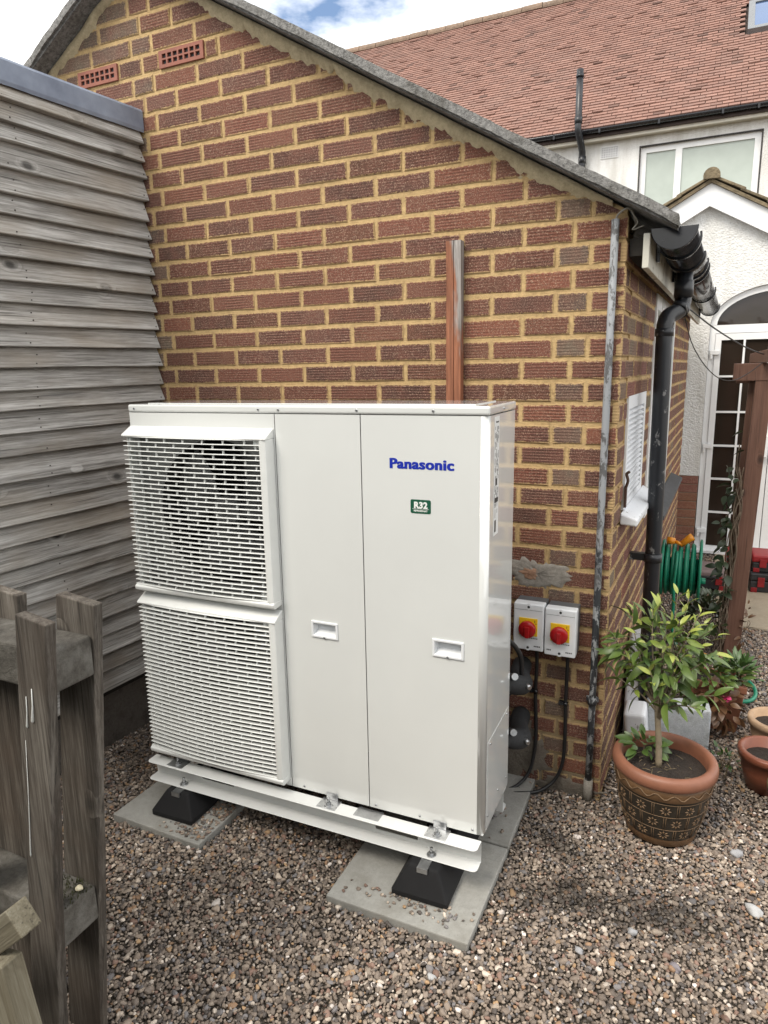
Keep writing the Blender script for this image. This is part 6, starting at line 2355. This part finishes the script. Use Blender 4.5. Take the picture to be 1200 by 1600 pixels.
# ------------------------------------------------------------------ unseen hedge added behind the viewpoint to shade the yard
hedge = empty('added_shade_hedge', (-0.4, -4.2, 0), 'tall dark green hedge added out of view behind the viewpoint to shade the yard', 'hedge')
m_ = MB()
nu, nv = 60, 26
vs, fs = [], []
for i in range(nu + 1):
    for j in range(nv + 1):
        x = -4.6 + 8.4 * i / nu
        a = j / nv
        if a < 0.42:
            p_ = Vector((x, -3.75, 2.35 * a / 0.42))
        elif a < 0.58:
            p_ = Vector((x, -3.75 - 0.9 * (a - 0.42) / 0.16, 2.35))
        else:
            p_ = Vector((x, -4.65, 2.35 * (1 - (a - 0.58) / 0.42)))
        k = mnoise.noise(p_ * 1.6) * 0.16 + mnoise.noise(p_ * 5) * 0.07
        p_ += Vector((0, k if a < 0.5 else -k, k * 0.8 if p_.z > 0.3 else 0))
        vs.append(p_)
for i in range(nu):
    for j in range(nv):
        q = i * (nv + 1) + j
        fs.append((q, q + nv + 1, q + nv + 2, q + 1))
m_.add(vs, fs, 0, False)
build(m_, 'hedge_core', MAT['leafdark'], hedge)
foliage('foliage', hedge, 3500, lambda rg: ((rg.uniform(-4.6, 3.8), -3.70 + rg.uniform(-0.12, 0.10), rg.uniform(0.05, 2.4)), (rg.gauss(0, 1), 0.8, rg.gauss(0, 0.7))), (0.05, 0.10), MAT['leafdark'], 66, 0.5)

# ------------------------------------------------------------------ gravel
MAT['pebble'] = None
t = NT('gravel_stone')
at_ = t.nd('ShaderNodeAttribute', attribute_name='pcol', attribute_type='INSTANCER').outputs['Color']
nn = t.noise(t.obj(), 1.6, 3)
cc = t.mix(t.ramp(nn, [(0.4, 0), (0.75, 0.45)]), at_, t.mix(0.5, at_, (0.05, 0.04, 0.03)))
MAT['pebble'] = t.out(cc, 0.7)

grng = random.Random(99)
PEB_COLS = [((0.150, 0.128, 0.105), 24), ((0.205, 0.176, 0.145), 24), ((0.255, 0.218, 0.175), 18), ((0.085, 0.076, 0.068), 18), ((0.31, 0.272, 0.220), 11), ((0.39, 0.350, 0.290), 6), ((0.50, 0.465, 0.40), 4), ((0.27, 0.180, 0.110), 5), ((0.20, 0.135, 0.105), 8), ((0.165, 0.165, 0.168), 9), ((0.60, 0.58, 0.54), 1.6), ((0.33, 0.23, 0.13), 2)]
pc_c, pc_w = [q[0] for q in PEB_COLS], [q[1] for q in PEB_COLS]
POTS = [(0.222, -0.08, 0.112), (0.585, 0.335, 0.07), (0.635, 0.66, 0.072), (0.66, 0.12, 0.066)]


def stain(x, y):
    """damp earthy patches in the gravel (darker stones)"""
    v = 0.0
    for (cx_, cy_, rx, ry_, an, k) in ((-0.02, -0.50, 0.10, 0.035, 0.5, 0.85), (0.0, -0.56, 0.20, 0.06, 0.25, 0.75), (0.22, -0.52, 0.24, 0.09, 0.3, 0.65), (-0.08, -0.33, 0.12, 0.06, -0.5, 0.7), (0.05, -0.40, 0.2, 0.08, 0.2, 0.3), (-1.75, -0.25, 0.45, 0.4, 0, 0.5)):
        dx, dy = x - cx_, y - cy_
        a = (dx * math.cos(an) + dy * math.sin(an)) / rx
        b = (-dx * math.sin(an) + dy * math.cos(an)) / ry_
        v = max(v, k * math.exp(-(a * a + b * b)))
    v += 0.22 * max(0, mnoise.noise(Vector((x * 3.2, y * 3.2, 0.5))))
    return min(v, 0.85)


def free(x, y):
    for cx_, cy_, hx, hy in SLABS:
        if abs(x - cx_) < hx + 0.002 and abs(y - cy_) < hy + 0.002:
            return False
    for cx_, cy_, r_ in POTS:
        if (x - cx_) ** 2 + (y - cy_) ** 2 < r_ * r_:
            return False
    if y > 0.0 and x < sx(y) + 0.004:
        return False
    if y > -0.004 and x < 0.004:
        return False
    if x < CLX - CDX * y - 0.0:
        return False
    if y > 2.155 and x > 0.415:
        return False
    return True


pos_, scl_, rot_, col_ = [], [], [], []


def put(x, y, z, s_):
    c_ = grng.choices(pc_c, pc_w)[0]
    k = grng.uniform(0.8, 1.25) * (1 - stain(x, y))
    pos_.append((x, y, z))
    scl_.append((s_ * grng.uniform(0.85, 1.35), s_ * grng.uniform(0.7, 1.0), s_ * grng.uniform(0.45, 0.8)))
    rot_.append((grng.uniform(-0.5, 0.5), grng.uniform(-0.5, 0.5), grng.uniform(0, 6.283)))
    col_.append((c_[0] * k * 1.15, c_[1] * k * 1.07, c_[2] * k * 1.05))


def field(x0, x1, y0, y1, step):
    nx, ny = int((x1 - x0) / step), int((y1 - y0) / step)
    for i in range(nx):
        for j in range(ny):
            x = x0 + (i + grng.random()) * step
            y = y0 + (j + grng.random()) * step
            if not free(x, y):
                continue
            big = grng.random()
            s_ = min(0.0125, max(0.0030, 0.0052 * math.exp(grng.gauss(0, 0.33))))
            hgt = 0.004 * mnoise.noise(Vector((x * 4, y * 4, 2)))
            put(x, y, -0.006 + hgt + grng.uniform(0, 0.007), s_)


field(-2.25, 1.7, -2.1, 0.0, 0.0096)
field(0.0, 1.7, 0.0, 2.16, 0.0104)
field(0.05, 0.42, 2.16, 3.98, 0.013)
# strays lying on the slabs
for cx_, cy_, hx, hy in SLABS:
    left = cx_ < -1
    for i in range(650 if left else 85):
        x = cx_ + grng.uniform(-hx, hx)
        y = cy_ + grng.uniform(-hy, hy)
        if cy_ < -0.5 and not left:
            x, y = -0.46 + grng.gauss(0, 0.10), -0.80 + grng.gauss(0, 0.022)
        elif left:
            x, y = (cx_ + hx * (1 - abs(grng.gauss(0, 0.42))), y) if grng.random() < 0.75 else (x, cy_ + hy * (1 - abs(grng.gauss(0, 0.15))))
        if abs(x - cx_) > hx - 0.01 or abs(y - cy_) > hy - 0.01:
            continue
        put(x, y, 0.0225, grng.uniform(0.003, 0.0068))
# a few bigger stones
for (x, y, s_) in ((0.469, -0.131, 0.020), (0.506, -0.39, 0.022), (0.18, -0.62, 0.015), (0.30, -0.70, 0.014), (-0.30, -1.0, 0.013), (0.05, 0.0 - 0.75, 0.014)):
    put(x, y, 0.002, s_)
    col_[-1] = grng.choice(((0.42, 0.42, 0.42), (0.33, 0.33, 0.34), (0.22, 0.20, 0.22)))
gm = bpy.data.meshes.new('gravel')
gm.from_pydata(pos_, [], [])
for nm, typ, dat, key in (('pscl', 'FLOAT_VECTOR', scl_, 'vector'), ('prot', 'FLOAT_VECTOR', rot_, 'vector'), ('pcol', 'FLOAT_COLOR', [(*q, 1) for q in col_], 'color')):
    a_ = gm.attributes.new(nm, typ, 'POINT')
    a_.data.foreach_set(key, [x for q in dat for x in q])
gm.materials.append(MAT['pebble'])
gravel = bpy.data.objects.new('gravel', gm)
COL.objects.link(gravel)
tag(gravel, 'brown and grey pea gravel covering the yard', 'gravel', kind='stuff')
ng = bpy.data.node_groups.new('scatter_gravel', 'GeometryNodeTree')
ng.interface.new_socket('Geometry', in_out='INPUT', socket_type='NodeSocketGeometry')
ng.interface.new_socket('Geometry', in_out='OUTPUT', socket_type='NodeSocketGeometry')
gn = ng.nodes.new
gi, go = gn('NodeGroupInput'), gn('NodeGroupOutput')
jn = gn('GeometryNodeJoinGeometry')
for k in range(5):
    ic = gn('GeometryNodeMeshIcoSphere')
    ic.inputs['Radius'].default_value = 1.0
    ic.inputs['Subdivisions'].default_value = 2
    ps = gn('GeometryNodeInputPosition')
    ad = gn('ShaderNodeVectorMath')
    ad.operation = 'ADD'
    ad.inputs[1].default_value = (k * 5.3, k * 2.1, 0)
    nz = gn('ShaderNodeTexNoise')
    nz.inputs['Scale'].default_value = 0.9
    nz.inputs['Detail'].default_value = 1.0
    sb = gn('ShaderNodeVectorMath')
    sb.operation = 'SUBTRACT'
    sb.inputs[1].default_value = (0.5, 0.5, 0.5)
    sc_ = gn('ShaderNodeVectorMath')
    sc_.operation = 'SCALE'
    sc_.inputs['Scale'].default_value = 1.5
    sp_ = gn('GeometryNodeSetPosition')
    ss = gn('GeometryNodeSetShadeSmooth')
    sm_ = gn('GeometryNodeSetMaterial')
    sm_.inputs['Material'].default_value = MAT['pebble']
    g2i = gn('GeometryNodeGeometryToInstance')
    lk = ng.links.new
    lk(ps.outputs[0], ad.inputs[0])
    lk(ad.outputs[0], nz.inputs['Vector'])
    lk(nz.outputs['Color'], sb.inputs[0])
    lk(sb.outputs[0], sc_.inputs[0])
    lk(ic.outputs['Mesh'], sp_.inputs['Geometry'])
    lk(sc_.outputs[0], sp_.inputs['Offset'])
    lk(sp_.outputs[0], ss.inputs['Geometry'])
    lk(ss.outputs[0], sm_.inputs['Geometry'])
    lk(sm_.outputs[0], g2i.inputs[0])
    lk(g2i.outputs[0], jn.inputs[0])
ip = gn('GeometryNodeInstanceOnPoints')
ip.inputs['Pick Instance'].default_value = True
rv = gn('FunctionNodeRandomValue')
rv.data_type = 'INT'
rv.inputs[4].default_value = 0
rv.inputs[5].default_value = 4


def named(nm, typ):
    a_ = gn('GeometryNodeInputNamedAttribute')
    a_.data_type = typ
    a_.inputs['Name'].default_value = nm
    return a_.outputs['Attribute']


e2r = gn('FunctionNodeEulerToRotation')
lk(named('prot', 'FLOAT_VECTOR'), e2r.inputs[0])
lk(gi.outputs[0], ip.inputs['Points'])
lk(jn.outputs[0], ip.inputs['Instance'])
lk(rv.outputs[2], ip.inputs['Instance Index'])
lk(e2r.outputs[0], ip.inputs['Rotation'])
lk(named('pscl', 'FLOAT_VECTOR'), ip.inputs['Scale'])
lk(ip.outputs[0], go.inputs[0])
gmod = gravel.modifiers.new('scatter', 'NODES')
gmod.node_group = ng
